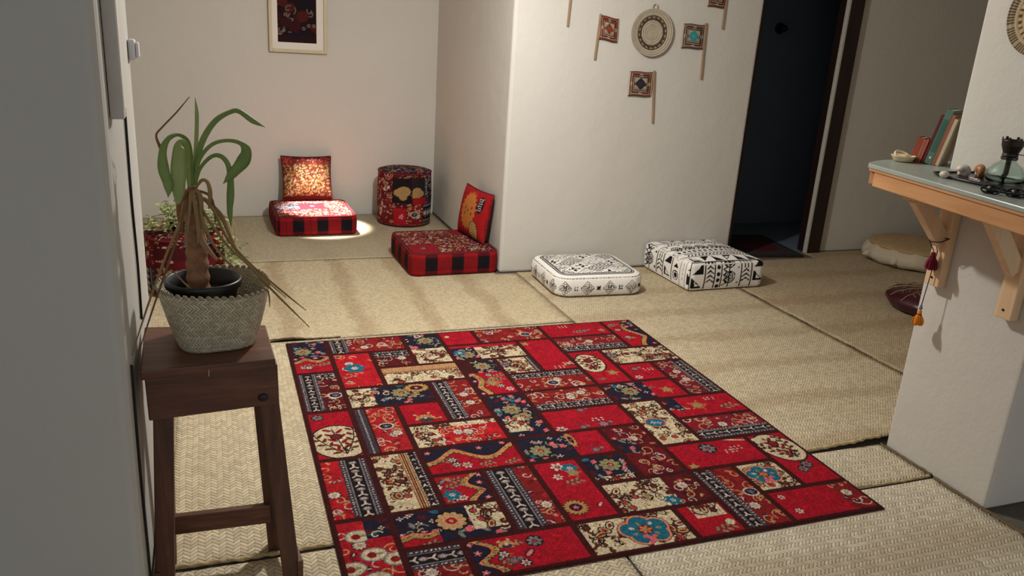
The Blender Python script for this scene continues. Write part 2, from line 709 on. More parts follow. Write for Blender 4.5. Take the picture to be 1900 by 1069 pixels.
def branch(c, pts, leaf, stem, ll=.016, lw=.007, n=7, wd=.004):
    c.stroke(pts, wd, stem)
    segs = list(zip(pts[:-1], pts[1:]))
    tot = sum(math.hypot(b[0] - a[0], b[1] - a[1]) for a, b in segs)
    d, side = tot / (n + 1), 1
    for k in range(n):
        s = d * (k + 1)
        for a, b in segs:
            L = math.hypot(b[0] - a[0], b[1] - a[1])
            if s <= L:
                t = s / L
                ang = math.atan2(b[1] - a[1], b[0] - a[0]) + side * .9
                px, py = a[0] + t * (b[0] - a[0]), a[1] + t * (b[1] - a[1])
                c.ell(px + math.cos(ang) * ll, py + math.sin(ang) * ll, ll * .8, lw, leaf, ang)
                break
            s -= L
        side = -side


def wob(x0, y0, x1, y1, amp, n, rng):
    pts = []
    for k in range(n + 1):
        t = k / n
        dx, dy = x1 - x0, y1 - y0
        L = math.hypot(dx, dy)
        o = amp * math.sin(t * PI * 3 + rng.rand() * 1.2)
        pts.append((x0 + t * dx - dy / L * o, y0 + t * dy + dx / L * o))
    return pts


def s_red(c, x0, y0, x1, y1, rng, sprig=None, col=None):
    base = col or CR['red']
    c.rect(x0, y0, x1, y1, base)
    for k in range(int((x1 - x0) * (y1 - y0) / .0009)):
        f = .90 + .2 * rng.rand()
        c.ell(x0 + rng.rand() * (x1 - x0), y0 + rng.rand() * (y1 - y0), .022, .009, tuple(v * f for v in base), rng.rand() * 3)
    for (fx, fy, r, cn) in (sprig or []):
        x, y = x0 + fx * (x1 - x0), y0 + fy * (y1 - y0)
        if cn == 'dots':
            for i in range(6):
                c.disc(x + (i % 3 - 1) * .021 + rng.randn() * .002, y + (i // 3 - .5) * .016, .0048, CR['pale'])
                c.disc(x + (i % 3 - 1) * .021 + .003, y + (i // 3 - .5) * .016, .002, CR['red'])
        elif cn == 'star':
            spray(c, x, y, r, CR['gold'], 15, wd=.0045)
            spray(c, x, y, r * .6, CR['olive'], 9, .3, wd=.004)
        elif cn == 'dark':
            spray(c, x, y, r, CR['slate'], 9, wd=.006)
            rosette(c, x, y, r * .5, CR['grey'], CR['rose'], 7)
            c.disc(x + r * .9, y + r * .3, .008, CR['grey'])
        elif cn == 'fan':
            spray(c, x, y, r, CR['gold'], 9, .15, PI, wd=.007, tip=CR['tan'])
            c.ell(x, y, r * .5, r * .3, CR['slate'])
            c.disc(x, y + r * .25, .006, CR['pale'])
        elif cn == 'flower':
            rosette(c, x, y, r, CR['grey'], CR['brick'], 7, CR['black'])
        elif cn == 'teal':
            for k in range(6):
                a = k * PI / 3
                c.ell(x + math.cos(a) * r * .6, y + math.sin(a) * r * .6, r * .5, r * .36, CR['teal'], a)
            rosette(c, x, y, r * .4, CR['pale'], CR['olive'], 6)
        elif cn == 'bud':
            c.ell(x, y, r, r * .5, CR['black'], .8)
            c.ell(x, y, r * .8, r * .32, CR['pink'], .8)
            c.ell(x, y, r * .4, r * .14, CR['pale'], .8)
        elif cn == 'twig':
            branch(c, [(x - r, y - r * .3), (x, y), (x + r, y + r * .3)], CR['olive'], CR['slate'], r * .35, r * .14, 6)
        elif cn == 'white':
            rosette(c, x, y, r, CR['pale'], CR['brick'], 6)


def s_floral(c, x0, y0, x1, y1, rng, col=None, ring=0, rose=1, dense=1.55):
    base = col or CR['brick']
    c.rect(x0, y0, x1, y1, base)
    w, h = x1 - x0, y1 - y0
    for k in range(int(w * h / .0018)):
        f = .78 + .4 * rng.rand()
        c.ell(x0 + rng.rand() * w, y0 + rng.rand() * h, .020, .010, tuple(v * f for v in base), rng.rand() * 3)
    n = int(w * h / .0021 * dense)
    for k in range(n):
        x, y = x0 + rng.rand() * w, y0 + rng.rand() * h
        q = rng.rand()
        if q < .5:
            scroll(c, x, y, .014 + .02 * rng.rand(), CR['tan'] if rng.rand() < .6 else CR['pale'], .0042, rng.rand() * 6.3, .7 + .5 * rng.rand(), 1 if rng.rand() < .5 else -1)
        elif q < .68:
            c.ell(x, y, .012, .005, CR['gold'], rng.rand() * 3)
            c.disc(x + .008, y, .004, CR['pink'])
        elif q < .8:
            c.ell(x, y, .013, .006, CR['navy'], rng.rand() * 3)
            c.ell(x, y, .008, .0025, CR['pale'], rng.rand() * 3)
        elif q < .9:
            rosette(c, x, y, .013, CR['rose'], CR['pale'], 6)
        else:
            c.stroke(wob(x, y, x + rng.randn() * .03, y + rng.randn() * .03, .006, 5, rng), .004, CR['black'])
    for k in range(rose):
        rosette(c, x0 + w * (.25 + .5 * rng.rand()), y0 + h * (.25 + .5 * rng.rand()), .021, CR['pale'], CR['gold'], 9, CR['wine'])
    for k in range(ring):
        x, y = x0 + w * (.4 + .35 * rng.rand()), y0 + h * (.42 + .16 * rng.rand())
        c.ell(x, y, .031, .026, CR['pale'])
        c.ell(x, y, .024, .020, CR['navy'])
        spray(c, x, y, .016, CR['grey'], 8, wd=.003)
        for s in (-1, 1):
            scroll(c, x + s * .05, y, .022, CR['tan'], .006, PI / 2, .5, s)


def s_border(c, x0, y0, x1, y1, rng, vert=True, thin=False):
    w, h = x1 - x0, y1 - y0
    c.rect(x0, y0, x1, y1, CR['slate'])
    L, W = (h, w) if vert else (w, h)

    def P(s, t):
        return (x0 + t * W, y0 + s) if vert else (x0 + s, y0 + t * W)

    def R(t0, t1, col):
        if vert:
            c.rect(x0 + t0 * W, y0, x0 + t1 * W, y1, col)
        else:
            c.rect(x0, y0 + t0 * W, x1, y0 + t1 * W, col)
    if thin:
        s = .004
        while s < L:
            p = P(s, .5)
            c.ell(p[0], p[1], .005, .0022, CR['pale'], rng.rand() * 3)
            s += .012
        return
    R(.24, .76, CR['black'])
    R(.2, .24, CR['grey'])
    R(.76, .8, CR['grey'])
    s, k = .012, 0
    while s < L:
        for t in (.1, .9):
            p = P(s + .004 * rng.rand(), t)
            c.ell(p[0], p[1], .005, .0022, CR['pale'], rng.rand() * 3)
        if k % 2 == 0:
            p = P(s, .5)
            m = W * .16
            a = 0 if vert else PI / 2
            if k % 4 == 0:
                for sg in (-1, 0, 1):
                    an = a + PI / 2 + sg * 2.2
                    c.stroke([p, (p[0] + m * 1.1 * math.cos(an), p[1] + m * 1.1 * math.sin(an))], .0065, CR['pale'])
            else:
                c.ell(p[0], p[1], m, m * .7, CR['grey'])
                c.ell(p[0], p[1] + (.002 if vert else 0), m * .55, m * .35, CR['pale'])
                c.disc(p[0], p[1], .003, CR['rose'])
        s += .0145
        k += 1


def s_cream(c, x0, y0, x1, y1, rng, stripes=0.0, dense=1.0, col=None):
    c.rect(x0, y0, x1, y1, col or CR['cream'])
    w, h = x1 - x0, y1 - y0
    A = w * h
    # black vines with curls and brown leaves
    for k in range(int(2 + A / .0045 * dense)):
        x, y = x0 + rng.rand() * w, y0 + rng.rand() * h
        a = rng.rand() * 6.3
        L_ = .05 + .06 * rng.rand()
        branch(c, wob(x, y, x + L_ * math.cos(a), y + L_ * math.sin(a), .014, 8, rng), CR['brown'], CR['black'], .012, .0062, 5, .0046)
        if rng.rand() < .7:
            scroll(c, x + .02 * rng.randn(), y + .02 * rng.randn(), .014, CR['black'], .0042, rng.rand() * 6, .8)
    # shaded pods outlined in black
    for k in range(int(1 + A / .007 * dense)):
        x, y = x0 + rng.rand() * w, y0 + rng.rand() * h
        a = rng.rand() * 3
        c.ell(x, y, .024, .015, CR['black'], a)
        c.ell(x, y, .0195, .011, CR['tan'] if rng.rand() < .4 else CR['cream'], a)
        c.ell(x, y, .012, .0055, CR['brick'] if rng.rand() < .6 else CR['olive'], a)
    for k in range(int(1 + A / .0065)):
        x, y = x0 + rng.rand() * w, y0 + rng.rand() * h
        rosette(c, x, y, .013, CR['rose'] if rng.rand() < .5 else CR['brown'], CR['brick'], 6, CR['black'])
    # one long paisley sweep
    x, y = x0 + w * (.3 + .4 * rng.rand()), y0 + h * .5
    pts = [(x + .045 * math.cos(q) * (1 - q / 9), y + .038 * math.sin(q) * (1 - q / 9)) for q in np.linspace(0, 4.6, 16)]
    c.stroke(pts, .008, CR['black'])
    c.stroke(pts, .0036, CR['brick'])
    for k in range(int(A / .0011)):
        c.ell(x0 + rng.rand() * w, y0 + rng.rand() * h, .0055, .003, CR['brown'] if rng.rand() < .7 else CR['gold'], rng.rand() * 3)
    if stripes:
        ys = y1 - stripes * h
        c.rect(x0, ys, x1, y1, CR['tan'])
        for k in range(5):
            yy = ys + (k + .3) * (y1 - ys) / 5
            c.rect(x0, yy, x1, yy + .004, CR['brown'] if k % 2 else CR['brick'])
        x = x0
        while x < x1:
            c.stroke([(x, ys + .006), (x + .006, ys + .014)], .003, CR['black'])
            x += .011


def s_navy(c, x0, y0, x1, y1, rng, big=1, teal=False):
    c.rect(x0, y0, x1, y1, CR['navy'])
    w, h = x1 - x0, y1 - y0
    for k in range(int(w * h / .00105)):
        x, y = x0 + rng.rand() * w, y0 + rng.rand() * h
        q = rng.rand()
        if q < .25:
            rosette(c, x, y, .012, CR['pale'], CR['brick'], 4)
        elif q < .5:
            c.ell(x, y, .018, .007, CR['grey'], rng.rand() * 3)
            c.ell(x, y, .012, .003, CR['olive'], rng.rand() * 3)
        elif q < .68:
            for s in (-1, 0, 1):
                c.ell(x, y + s * .008, .013, .0035, CR['pink'], .4)
        elif q < .82:
            scroll(c, x, y, .022, CR['cream'] if rng.rand() < .5 else CR['olive'], .005, rng.rand() * 6, .8)
        else:
            c.ell(x, y, .016, .010, CR['teal'] if rng.rand() < .5 else CR['wine'], rng.rand() * 3)
    for k in range(big):
        x, y = x0 + w * (.3 + .4 * rng.rand()), y0 + h * (.35 + .3 * rng.rand())
        rosette(c, x, y, min(.042, .42 * min(w, h)), CR['olive'], CR['brick'], 9, CR['black'], .2)
        scroll(c, x, y, .02, CR['tan'], .0035)


def s_medal(c, x0, y0, x1, y1, rng, cx=.5, cy=.5, rx=.4, ry=.4, ang=0.0):
    s_red(c, x0, y0, x1, y1, rng)
    w, h = x1 - x0, y1 - y0
    x, y = x0 + cx * w, y0 + cy * h
    c.ell(x, y, rx + .007, ry + .007, CR['black'], ang)
    c.ell(x, y, rx, ry, CR['cream'], ang)
    # a long palm-leaf spray fills the oval
    up = (-math.sin(ang), math.cos(ang))
    sd = (math.cos(ang), math.sin(ang))
    for s_ in (-1, 1):
        pts = [(x + sd[0] * s_ * rx * .75 * math.sin(t * 1.5) + up[0] * ry * (1.5 * t - .8), y + sd[1] * s_ * rx * .75 * math.sin(t * 1.5) + up[1] * ry * (1.5 * t - .8)) for t in np.linspace(0, 1, 9)]
        branch(c, pts, CR['brown'], CR['black'], rx * .20, .0072, 9, .005)
    branch(c, [(x - up[0] * ry * .8, y - up[1] * ry * .8), (x, y), (x + up[0] * ry * .8, y + up[1] * ry * .8)], CR['brick'], CR['black'], rx * .26, .0075, 9, .005)
    rosette(c, x + up[0] * ry * .3, y + up[1] * ry * .3, .021, CR['brick'], CR['slate'], 7, CR['black'])
    scroll(c, x - up[0] * ry * .55 + .02, y - up[1] * ry * .55, .024, CR['black'], .006, 1.2, .8)


def s_teal(c, x0, y0, x1, y1, rng, cx=.6, cy=.5, r=.06):
    s_cream(c, x0, y0, x1, y1, rng, dense=1.2)
    w, h = x1 - x0, y1 - y0
    x, y = x0 + cx * w, y0 + cy * h
    for col, g in ((CR['black'], 1.3), (CR['orange'], 1.24), (CR['cream'], 1.14), (CR['orange'], 1.1), (CR['teal'], 1.0)):
        for k in range(5):
            a = k * 2 * PI / 5 + .4
            c.disc(x + math.cos(a) * r * .75, y + math.sin(a) * r * .55, r * .52 * g, col)
        c.ell(x, y, r * g, r * .75 * g, col)
    for k in range(7):
        a = k * 2 * PI / 7
        c.ell(x + math.cos(a) * r * .72, y + math.sin(a) * r * .52, .010, .006, CR['pale'] if k % 2 else CR['olive'], a)
    rosette(c, x, y, r * .34, CR['orange'], CR['olive'], 6, CR['brown'])
    for k in range(7):
        c.disc(x + .012 * rng.randn(), y - r * .72 + .009 * rng.randn(), .008, CR['pink'])


def s_arch(c, x0, y0, x1, y1, rng, side='left', dep=.35):
    s_red(c, x0, y0, x1, y1, rng)
    w, h = x1 - x0, y1 - y0
    n = 36
    L, D = (h, w) if side in ('left', 'right') else (w, h)

    def P(s, d):
        s *= L
        if side == 'left':
            return (x0 + d, y0 + s)
        if side == 'right':
            return (x1 - d, y0 + s)
        if side == 'top':
            return (x0 + s, y1 - d)
        return (x0 + s, y0 + d)
    for col, ex, jag in ((CR['black'], .026, .008), (CR['gold'], .021, .008), (CR['orange'], .007, 0), (CR['navy'], 0, 0)):
        pts = [P(0, -.01), P(0, dep * D * .3 + ex)]
        for k in range(n + 1):
            t = k / n
            d = dep * D * (abs(math.cos(t * PI * 1.5)) ** 1.4 + .15) + ex + (jag if k % 2 else 0)
            pts.append(P(t, d))
        pts.append(P(1, -.01))
        c.poly(pts, col)
    # flecks along the gold band, sprigs on the red ground
    for k in range(26):
        t = rng.rand()
        d = dep * D * (abs(math.cos(t * PI * 1.5)) ** 1.4 + .15) + .013
        p = P(t, d)
        c.ell(p[0], p[1], .006, .0022, CR['olive'] if k % 3 else CR['brown'], rng.rand() * 3)
    for k in range(5):
        t = .1 + .8 * rng.rand()
        d = dep * D * (abs(math.cos(t * PI * 1.5)) ** 1.4 + .15) + .05 + .06 * rng.rand()
        p = P(t, d)
        if k % 3 == 0:
            branch(c, [(p[0] - .03, p[1] - .012), p, (p[0] + .03, p[1] + .010)], CR['olive'], CR['slate'], .010, .0042, 6)
        elif k % 3 == 1:
            rosette(c, p[0], p[1], .016, CR['pale'], CR['brick'], 6, CR['black'])
        else:
            c.ell(p[0], p[1], .020, .010, CR['black'], .8)
            c.ell(p[0], p[1], .016, .007, CR['grey'], .8)
            spray(c, p[0] + .02, p[1] + .01, .018, CR['gold'], 7, wd=.0035)
    for t, dd in ((.05, .3), (.62, .35), (.9, .1)):
        p = P(t, dep * D * dd)
        rosette(c, p[0], p[1], .013, CR['pink'], CR['pale'], 5)


STY = dict(red=s_red, floral=s_floral, border=s_border, cream=s_cream, navy=s_navy, medal=s_medal, teal=s_teal, arch=s_arch)

# unit column, row, columns spanned, rows spanned, [(style, fx0, fy0, fx1, fy1, options)]
PATCHES = [
    (0, 8, 1, 2, [('navy', 0, .45, 1, 1, {}), ('arch', 0, 0, 1, .47, dict(side='top', dep=.2))]),
    (1, 9, 2, 1, [('floral', .24, 0, 1, 1, {}), ('border', 0, 0, .24, 1, {})]),
    (3, 8, 1, 2, [('navy', 0, .48, 1, 1, {}), ('cream', 0, 0, 1, .48, {})]),
    (1, 7, 1, 2, [('floral', 0, 0, 1, 1, dict(col=(170, 24, 34), dense=.7)), ('mark', .45, .55, .045, 'teal')]),
    (2, 8, 1, 1, [('floral', 0, 0, 1, .66, dict(col=CR['wine'])), ('border', 0, .62, 1, 1, dict(vert=False))]),
    (2, 7, 2, 1, [('cream', 0, 0, 1, 1, dict(stripes=.38))]),
    (0, 6, 1, 2, [('floral', .48, 0, 1, .85, dict(col=CR['wine'], ring=1)), ('border', 0, 0, .48, 1, {}), ('border', .48, .85, 1, 1, dict(vert=False))]),
    (1, 6, 2, 1, [('cream', 0, 0, .32, 1, {}), ('navy', .3, 0, 1, 1, dict(big=2)), ('gold', .7, .55, 1, 1)]),
    (3, 5, 1, 2, [('floral', .44, 0, 1, 1, dict(rose=2)), ('border', 0, 0, .44, 1, {})]),
    (2, 5, 1, 1, [('red', 0, 0, 1, 1, dict(sprig=[(.5, .14, .06, 'fan')]))]),
    (1, 4, 1, 2, [('floral', .28, 0, 1, 1, dict(ring=1, rose=2, col=(158, 28, 34))), ('border', 0, 0, .24, 1, dict(thin=True))]),
    (0, 4, 1, 2, [('medal', 0, 0, 1, 1, dict(cx=.56, cy=.33, rx=.100, ry=.122, ang=.15)), ('mark', .2, .9, .022, 'flower')]),
    (4, 9, 1, 1, [('red', 0, 0, 1, 1, {}), ('white', .1, .8, .25, .5)]),
    (5, 9, 2, 1, [('floral', 0, 0, 1, 1, dict(ring=1, rose=0))]),
    (7, 9, 2, 1, [('red', 0, 0, 1, 1, dict(sprig=[(.5, .3, .035, 'twig'), (.35, .8, .02, 'dots'), (.62, .35, .03, 'dark'), (.9, .3, .02, 'star')]))]),
    (9, 8, 1, 2, [('arch', 0, 0, 1, 1, dict(side='right', dep=.36)), ('navy', .55, .62, 1, .92, dict(big=0))]),
    (4, 8, 2, 1, [('cream', .32, 0, 1, .82, {}), ('navy', 0, 0, .34, .85, {}), ('red', 0, .84, 1, 1, {}), ('mark', .1, .5, .03, 'teal')]),
    (6, 7, 1, 2, [('red', 0, 0, 1, 1, dict(sprig=[(.12, .9, .02, 'star'), (.86, .1, .035, 'fan'), (.5, .06, .02, 'dots')]))]),
    (7, 8, 2, 1, [('floral', 0, .36, 1, 1, dict(col=(120, 30, 38))), ('border', 0, 0, 1, .36, dict(vert=False))]),
    (5, 7, 1, 1, [('cream', 0, 0, 1, 1, dict(dense=1.6)), ('border', .85, 0, 1, 1, dict(thin=True)), ('mark', .08, .6, .03, 'flower')]),
    (4, 6, 1, 2, [('navy', .3, .6, 1, 1, {}), ('arch', 0, 0, 1, .62, dict(side='left', dep=.14)), ('mark', .5, .3, .045, 'star'), ('mark', .85, .1, .02, 'white')]),
    (5, 6, 2, 1, [('floral', 0, 0, 1, .7, dict(ring=1)), ('border', 0, .7, 1, 1, dict(vert=False))]),
    (5, 5, 2, 1, [('floral', 0, .3, 1, 1, dict(rose=3)), ('border', 0, 0, 1, .3, dict(vert=False))]),
    (7, 6, 1, 2, [('medal', 0, 0, 1, 1, dict(cx=.36, cy=.62, rx=.066, ry=.10, ang=-.1)), ('mark', .72, .28, .032, 'star'), ('mark', .2, .12, .02, 'twig')]),
    (8, 7, 2, 1, [('cream', 0, 0, 1, 1, dict(dense=1.3)), ('mark', .06, .6, .028, 'flower')]),
    (8, 6, 1, 1, [('red', 0, 0, 1, 1, dict(sprig=[(.35, .7, .03, 'dark'), (.75, .6, .02, 'dots'), (.2, .15, .02, 'white')]))]),
    (9, 5, 1, 2, [('floral', 0, 0, .58, 1, dict(col=(110, 24, 36), rose=2)), ('border', .56, 0, 1, 1, {})]),
    (7, 5, 2, 1, [('red', .5, 0, 1, 1, dict(sprig=[(.6, .4, .035, 'star'), (.2, .6, .02, 'twig')])), ('navy', 0, 0, .58, 1, {})]),
    (4, 4, 1, 2, [('navy', 0, 0, 1, 1, dict(big=2)), ('cream', .05, .1, .6, .42, {})]),
    (5, 4, 2, 1, [('red', 0, 0, 1, 1, dict(sprig=[(.62, .12, .04, 'dark'), (.6, .38, .02, 'dots'), (.35, .08, .025, 'dark'), (.08, .08, .025, 'white'), (.5, .94, .03, 'dark')]))]),
    (7, 3, 1, 2, [('cream', 0, 0, 1, 1, {}), ('tealat', .38, .48, .036)]),
    (8, 4, 2, 1, [('red', 0, 0, 1, 1, dict(sprig=[(.42, .5, .045, 'star'), (.68, .8, .02, 'dots'), (.8, .3, .045, 'twig'), (.16, .35, .03, 'fan')])), ('navy', 0, .4, .2, 1, dict(big=0))]),
    (8, 3, 2, 1, [('floral', 0, .42, 1, 1, dict(col=(126, 26, 36))), ('border', 0, 0, 1, .42, dict(vert=False))]),
    (7, 2, 2, 1, [('red', 0, 0, 1, 1, dict(sprig=[(.45, .72, .032, 'flower'), (.68, .5, .02, 'dots'), (.78, .6, .02, 'dots'), (.08, .08, .02, 'star')])), ('white', .7, .88, 1, 1)]),
    (9, 1, 1, 2, [('medal', 0, 0, 1, 1, dict(cx=.5, cy=.70, rx=.078, ry=.105, ang=.3)), ('white', 0, .8, .3, 1), ('mark', .62, .32, .022, 'flower'), ('mark', .4, .25, .02, 'flower')]),
    (8, 1, 1, 1, [('teal', 0, 0, 1, 1, dict(cx=.42, cy=.55, r=.052))]),
    (8, 0, 2, 1, [('red', 0, 0, .85, 1, {}), ('floral', .74, 0, 1, 1, dict(col=CR['brick'])), ('mark', .12, .25, .016, 'white'), ('mark', .1, .8, .014, 'white')]),
    (7, 0, 1, 2, [('floral', .42, 0, 1, 1, dict(ring=1)), ('border', 0, 0, .42, 1, {})]),
    (5, 1, 2, 1, [('cream', 0, 0, .7, 1, dict(dense=1.1)), ('floral', .66, 0, 1, 1, dict(col=CR['wine'])), ('mark', .58, .15, .028, 'teal')]),
    (6, 0, 1, 1, [('red', 0, 0, 1, 1, dict(sprig=[(.6, .12, .04, 'twig')])), ('cream', .25, .55, .95, 1, {}), ('white', .75, .1, .95, .5)]),
    (4, 0, 2, 1, [('teal', 0, 0, 1, 1, dict(cx=.6, cy=.5, r=.066))]),
    (4, 1, 1, 2, [('red', 0, 0, 1, 1, dict(sprig=[(.5, .9, .028, 'white'), (.75, .85, .03, 'teal'), (.35, .72, .02, 'white'), (.6, .6, .035, 'twig'), (.8, .18, .02, 'bud'), (.75, .76, .03, 'star')])), ('gold', 0, .08, .5, .3)]),
    (5, 2, 1, 1, [('navy', 0, .1, 1, 1, {}), ('cream', .2, 0, .9, .18, {})]),
    (6, 2, 1, 2, [('floral', 0, 0, 1, 1, dict(col=(96, 18, 26), rose=2)), ('navy', 0, .45, .5, .75, dict(big=0))]),
    (4, 3, 2, 1, [('red', .5, 0, 1, 1, dict(sprig=[(.6, .15, .03, 'dark')])), ('navy', 0, 0, .58, 1, {}), ('gold', .56, .4, .66, 1)]),
    (2, 4, 2, 1, [('floral', 0, 0, 1, .8, dict(col=(172, 26, 34), rose=3)), ('cream', 0, 0, .3, 1, {}), ('cream', 0, .8, 1, 1, {})]),
    (2, 3, 2, 1, [('arch', 0, 0, 1, 1, dict(side='top', dep=.45)), ('mark', .4, .2, .02, 'white'), ('mark', .6, .15, .03, 'twig')]),
    (1, 2, 1, 2, [('cream', 0, 0, .62, 1, {}), ('border', .78, 0, 1, 1, {}), ('tanst', .6, 0, .8, 1)]),
    (2, 2, 1, 1, [('arch', 0, 0, 1, 1, dict(side='right', dep=.3)), ('mark', .2, .3, .03, 'teal'), ('mark', .4, .15, .016, 'white'), ('mark', .4, .8, .03, 'twig')]),
    (3, 1, 1, 2, [('floral', .62, 0, 1, 1, {}), ('border', 0, 0, .62, 1, {})]),
    (0, 2, 1, 2, [('floral', 0, 0, .42, 1, dict(col=(166, 24, 32))), ('border', .4, 0, 1, 1, {})]),
    (1, 1, 2, 1, [('navy', 0, 0, 1, 1, dict(big=0)), ('cream', .68, .2, 1, 1, {}), ('arch', 0, 0, .35, .4, dict(side='top', dep=.2)), ('bigrose', .5, .58, .05)]),
    (0, 0, 1, 2, [('floral', 0, 0, 1, 1, dict(col=(160, 24, 34), dense=.5)), ('ovals', 0, 0, 1, 1), ('navy', .52, .72, 1, 1, dict(big=0))]),
    (1, 0, 1, 1, [('floral', 0, 0, 1, .5, {}), ('border', 0, .45, 1, 1, dict(vert=False))]),
    (2, 0, 2, 1, [('arch', 0, 0, 1, 1, dict(side='left', dep=.16)), ('mark', .34, .7, .032, 'fan'), ('mark', .6, .72, .025, 'flower'), ('mark', .5, .4, .025, 'bud'), ('mark', .33, .25, .025, 'dark')]),
]


def rug_canvas(W, H, res):
    c = Cv(W, H, res, CR['seam'])
    ux, uy = W / 10, H / 10
    for idx, (ci, ri, cs, rs, spec) in enumerate(PATCHES):
        rng = np.random.RandomState(100 + idx)
        mg = .0112
        ex0 = .006 if ci == 0 else 0
        ex1 = .006 if ci + cs == 10 else 0
        x0, y0 = ci * ux + mg + ex0, ri * uy + mg + (.006 if ri == 0 else 0)
        x1, y1 = (ci + cs) * ux - mg - ex1, (ri + rs) * uy - mg - (.004 if ri + rs == 10 else 0)
        w, h = x1 - x0, y1 - y0
        for sp in spec:
            if sp[0] in STY:
                a, b, d, e = x0 + sp[1] * w, y0 + sp[2] * h, x0 + sp[3] * w, y0 + sp[4] * h
                c.clip = (a, b, d, e)
                STY[sp[0]](c, a, b, d, e, rng, **sp[5])
            else:
                c.clip = (x0, y0, x1, y1)
                if sp[0] == 'mark':
                    keep = c.clip
                    x, y = x0 + sp[1] * w, y0 + sp[2] * h
                    tmp = s_red
                    # the motif only, on whatever the patch already shows
                    saved = c.rect
                    c.rect = lambda *a, **k: None
                    tmp(c, x, y, x + 1e-6, y + 1e-6, rng, sprig=[(0, 0, sp[3], sp[4])])
                    c.rect = saved
                    c.clip = keep
                elif sp[0] == 'gold':
                    a, b, d, e = x0 + sp[1] * w, y0 + sp[2] * h, x0 + sp[3] * w, y0 + sp[4] * h
                    mx, my, ax_, ay_ = (a + d) / 2, (b + e) / 2, (d - a) / 2, (e - b) / 2
                    for col, g, jg in ((CR['black'], 1.12, .16), (CR['gold'], 1.0, .16), (CR['orange'], .66, 0), (CR['navy'], .56, .05)):
                        c.poly([(mx + ax_ * g * (1 + (jg if q % 2 else -jg)) * math.cos(q * PI / 17), my + ay_ * g * (1 + (jg if q % 2 else -jg)) * math.sin(q * PI / 17)) for q in range(34)], col)
                    rosette(c, mx, my, min(ax_, ay_) * .3, CR['pink'], CR['pale'], 5)
                elif sp[0] == 'white':
                    c.ell(x0 + (sp[1] + sp[3]) / 2 * w, y0 + (sp[2] + sp[4]) / 2 * h, abs(sp[3] - sp[1]) / 2 * w, max(.004, abs(sp[4] - sp[2]) / 4 * h), CR['cream'], -.25)
                elif sp[0] == 'tealat':
                    x, y, r = x0 + sp[1] * w, y0 + sp[2] * h, sp[3]
                    c.ell(x, y, r * 1.3, r * 1.1, CR['orange'])
                    c.ell(x, y, r * 1.12, r * .92, CR['teal'])
                    rosette(c, x - .01, y, .014, CR['pale'], CR['olive'], 4)
                    rosette(c, x + .014, y - .006, .012, CR['pale'], CR['olive'], 4)
                elif sp[0] == 'tanst':
                    a, d = x0 + sp[1] * w, x0 + sp[3] * w
                    c.rect(a, y0, d, y1, CR['tan'])
                    for k in range(4):
                        xx = a + (k + .2) * (d - a) / 4
                        c.rect(xx, y0, xx + .0035, y1, CR['brown'])
                elif sp[0] == 'bigrose':
                    rosette(c, x0 + sp[1] * w, y0 + sp[2] * h, sp[3], CR['tan'], CR['red'], 11, CR['black'])
                elif sp[0] == 'ovals':
                    for fx, fy in ((.35, .78), (.55, .5), (.5, .18), (.95, .4), (.1, .35)):
                        x, y = x0 + fx * w, y0 + fy * h
                        c.ell(x, y, .041, .033, CR['grey'])
                        c.ell(x, y, .036, .028, CR['cream'])
                        c.disc(x - .006, y - .002, .014, CR['brick'])
                        c.ell(x + .016, y, .010, .006, CR['olive'])
    c.clip = (0, 0, W, H)
    rng = np.random.RandomState(77)
    sp = rng.randn(c.ny, c.nx)
    sp = (sp + np.roll(sp, 1, 0) + np.roll(sp, 1, 1) + np.roll(sp, (1, 1), (0, 1))) / 2
    c.a *= (1 + .10 * sp)[:, :, None].astype(np.float32)
    return c


# ------------------------------------------------------------------ soft shapes
def grid_box(w, d, h, res):
    """surface points of a box as a welded quad grid; returns verts in [-1,1]^3 terms and faces"""
    nx, ny, nz = max(2, int(w / res)), max(2, int(d / res)), max(2, int(h / res))
    idx, vs, tagf, fs = {}, [], [], []

    def V(p, f):
        k = tuple(round(q, 6) for q in p)
        if k not in idx:
            idx[k] = len(vs)
            vs.append(p)
            tagf.append(f)
        return idx[k]

    def face(f, n1, n2, fn):
        for i in range(n1):
            for j in range(n2):
                q = [fn(-1 + 2 * a / n1, -1 + 2 * b / n2) for a, b in ((i, j), (i + 1, j), (i + 1, j + 1), (i, j + 1))]
                fs.append(tuple(V(p, f) for p in q))
    face('top', nx, ny, lambda a, b: (a, b, 1.0))
    face('bottom', nx, ny, lambda a, b: (-a, b, -1.0))
    face('front', nx, nz, lambda a, b: (a, -1.0, b))
    face('back', nx, nz, lambda a, b: (-a, 1.0, b))
    face('right', ny, nz, lambda a, b: (1.0, a, b))
    face('left', ny, nz, lambda a, b: (-1.0, -a, b))
    return np.array(vs), tagf, fs


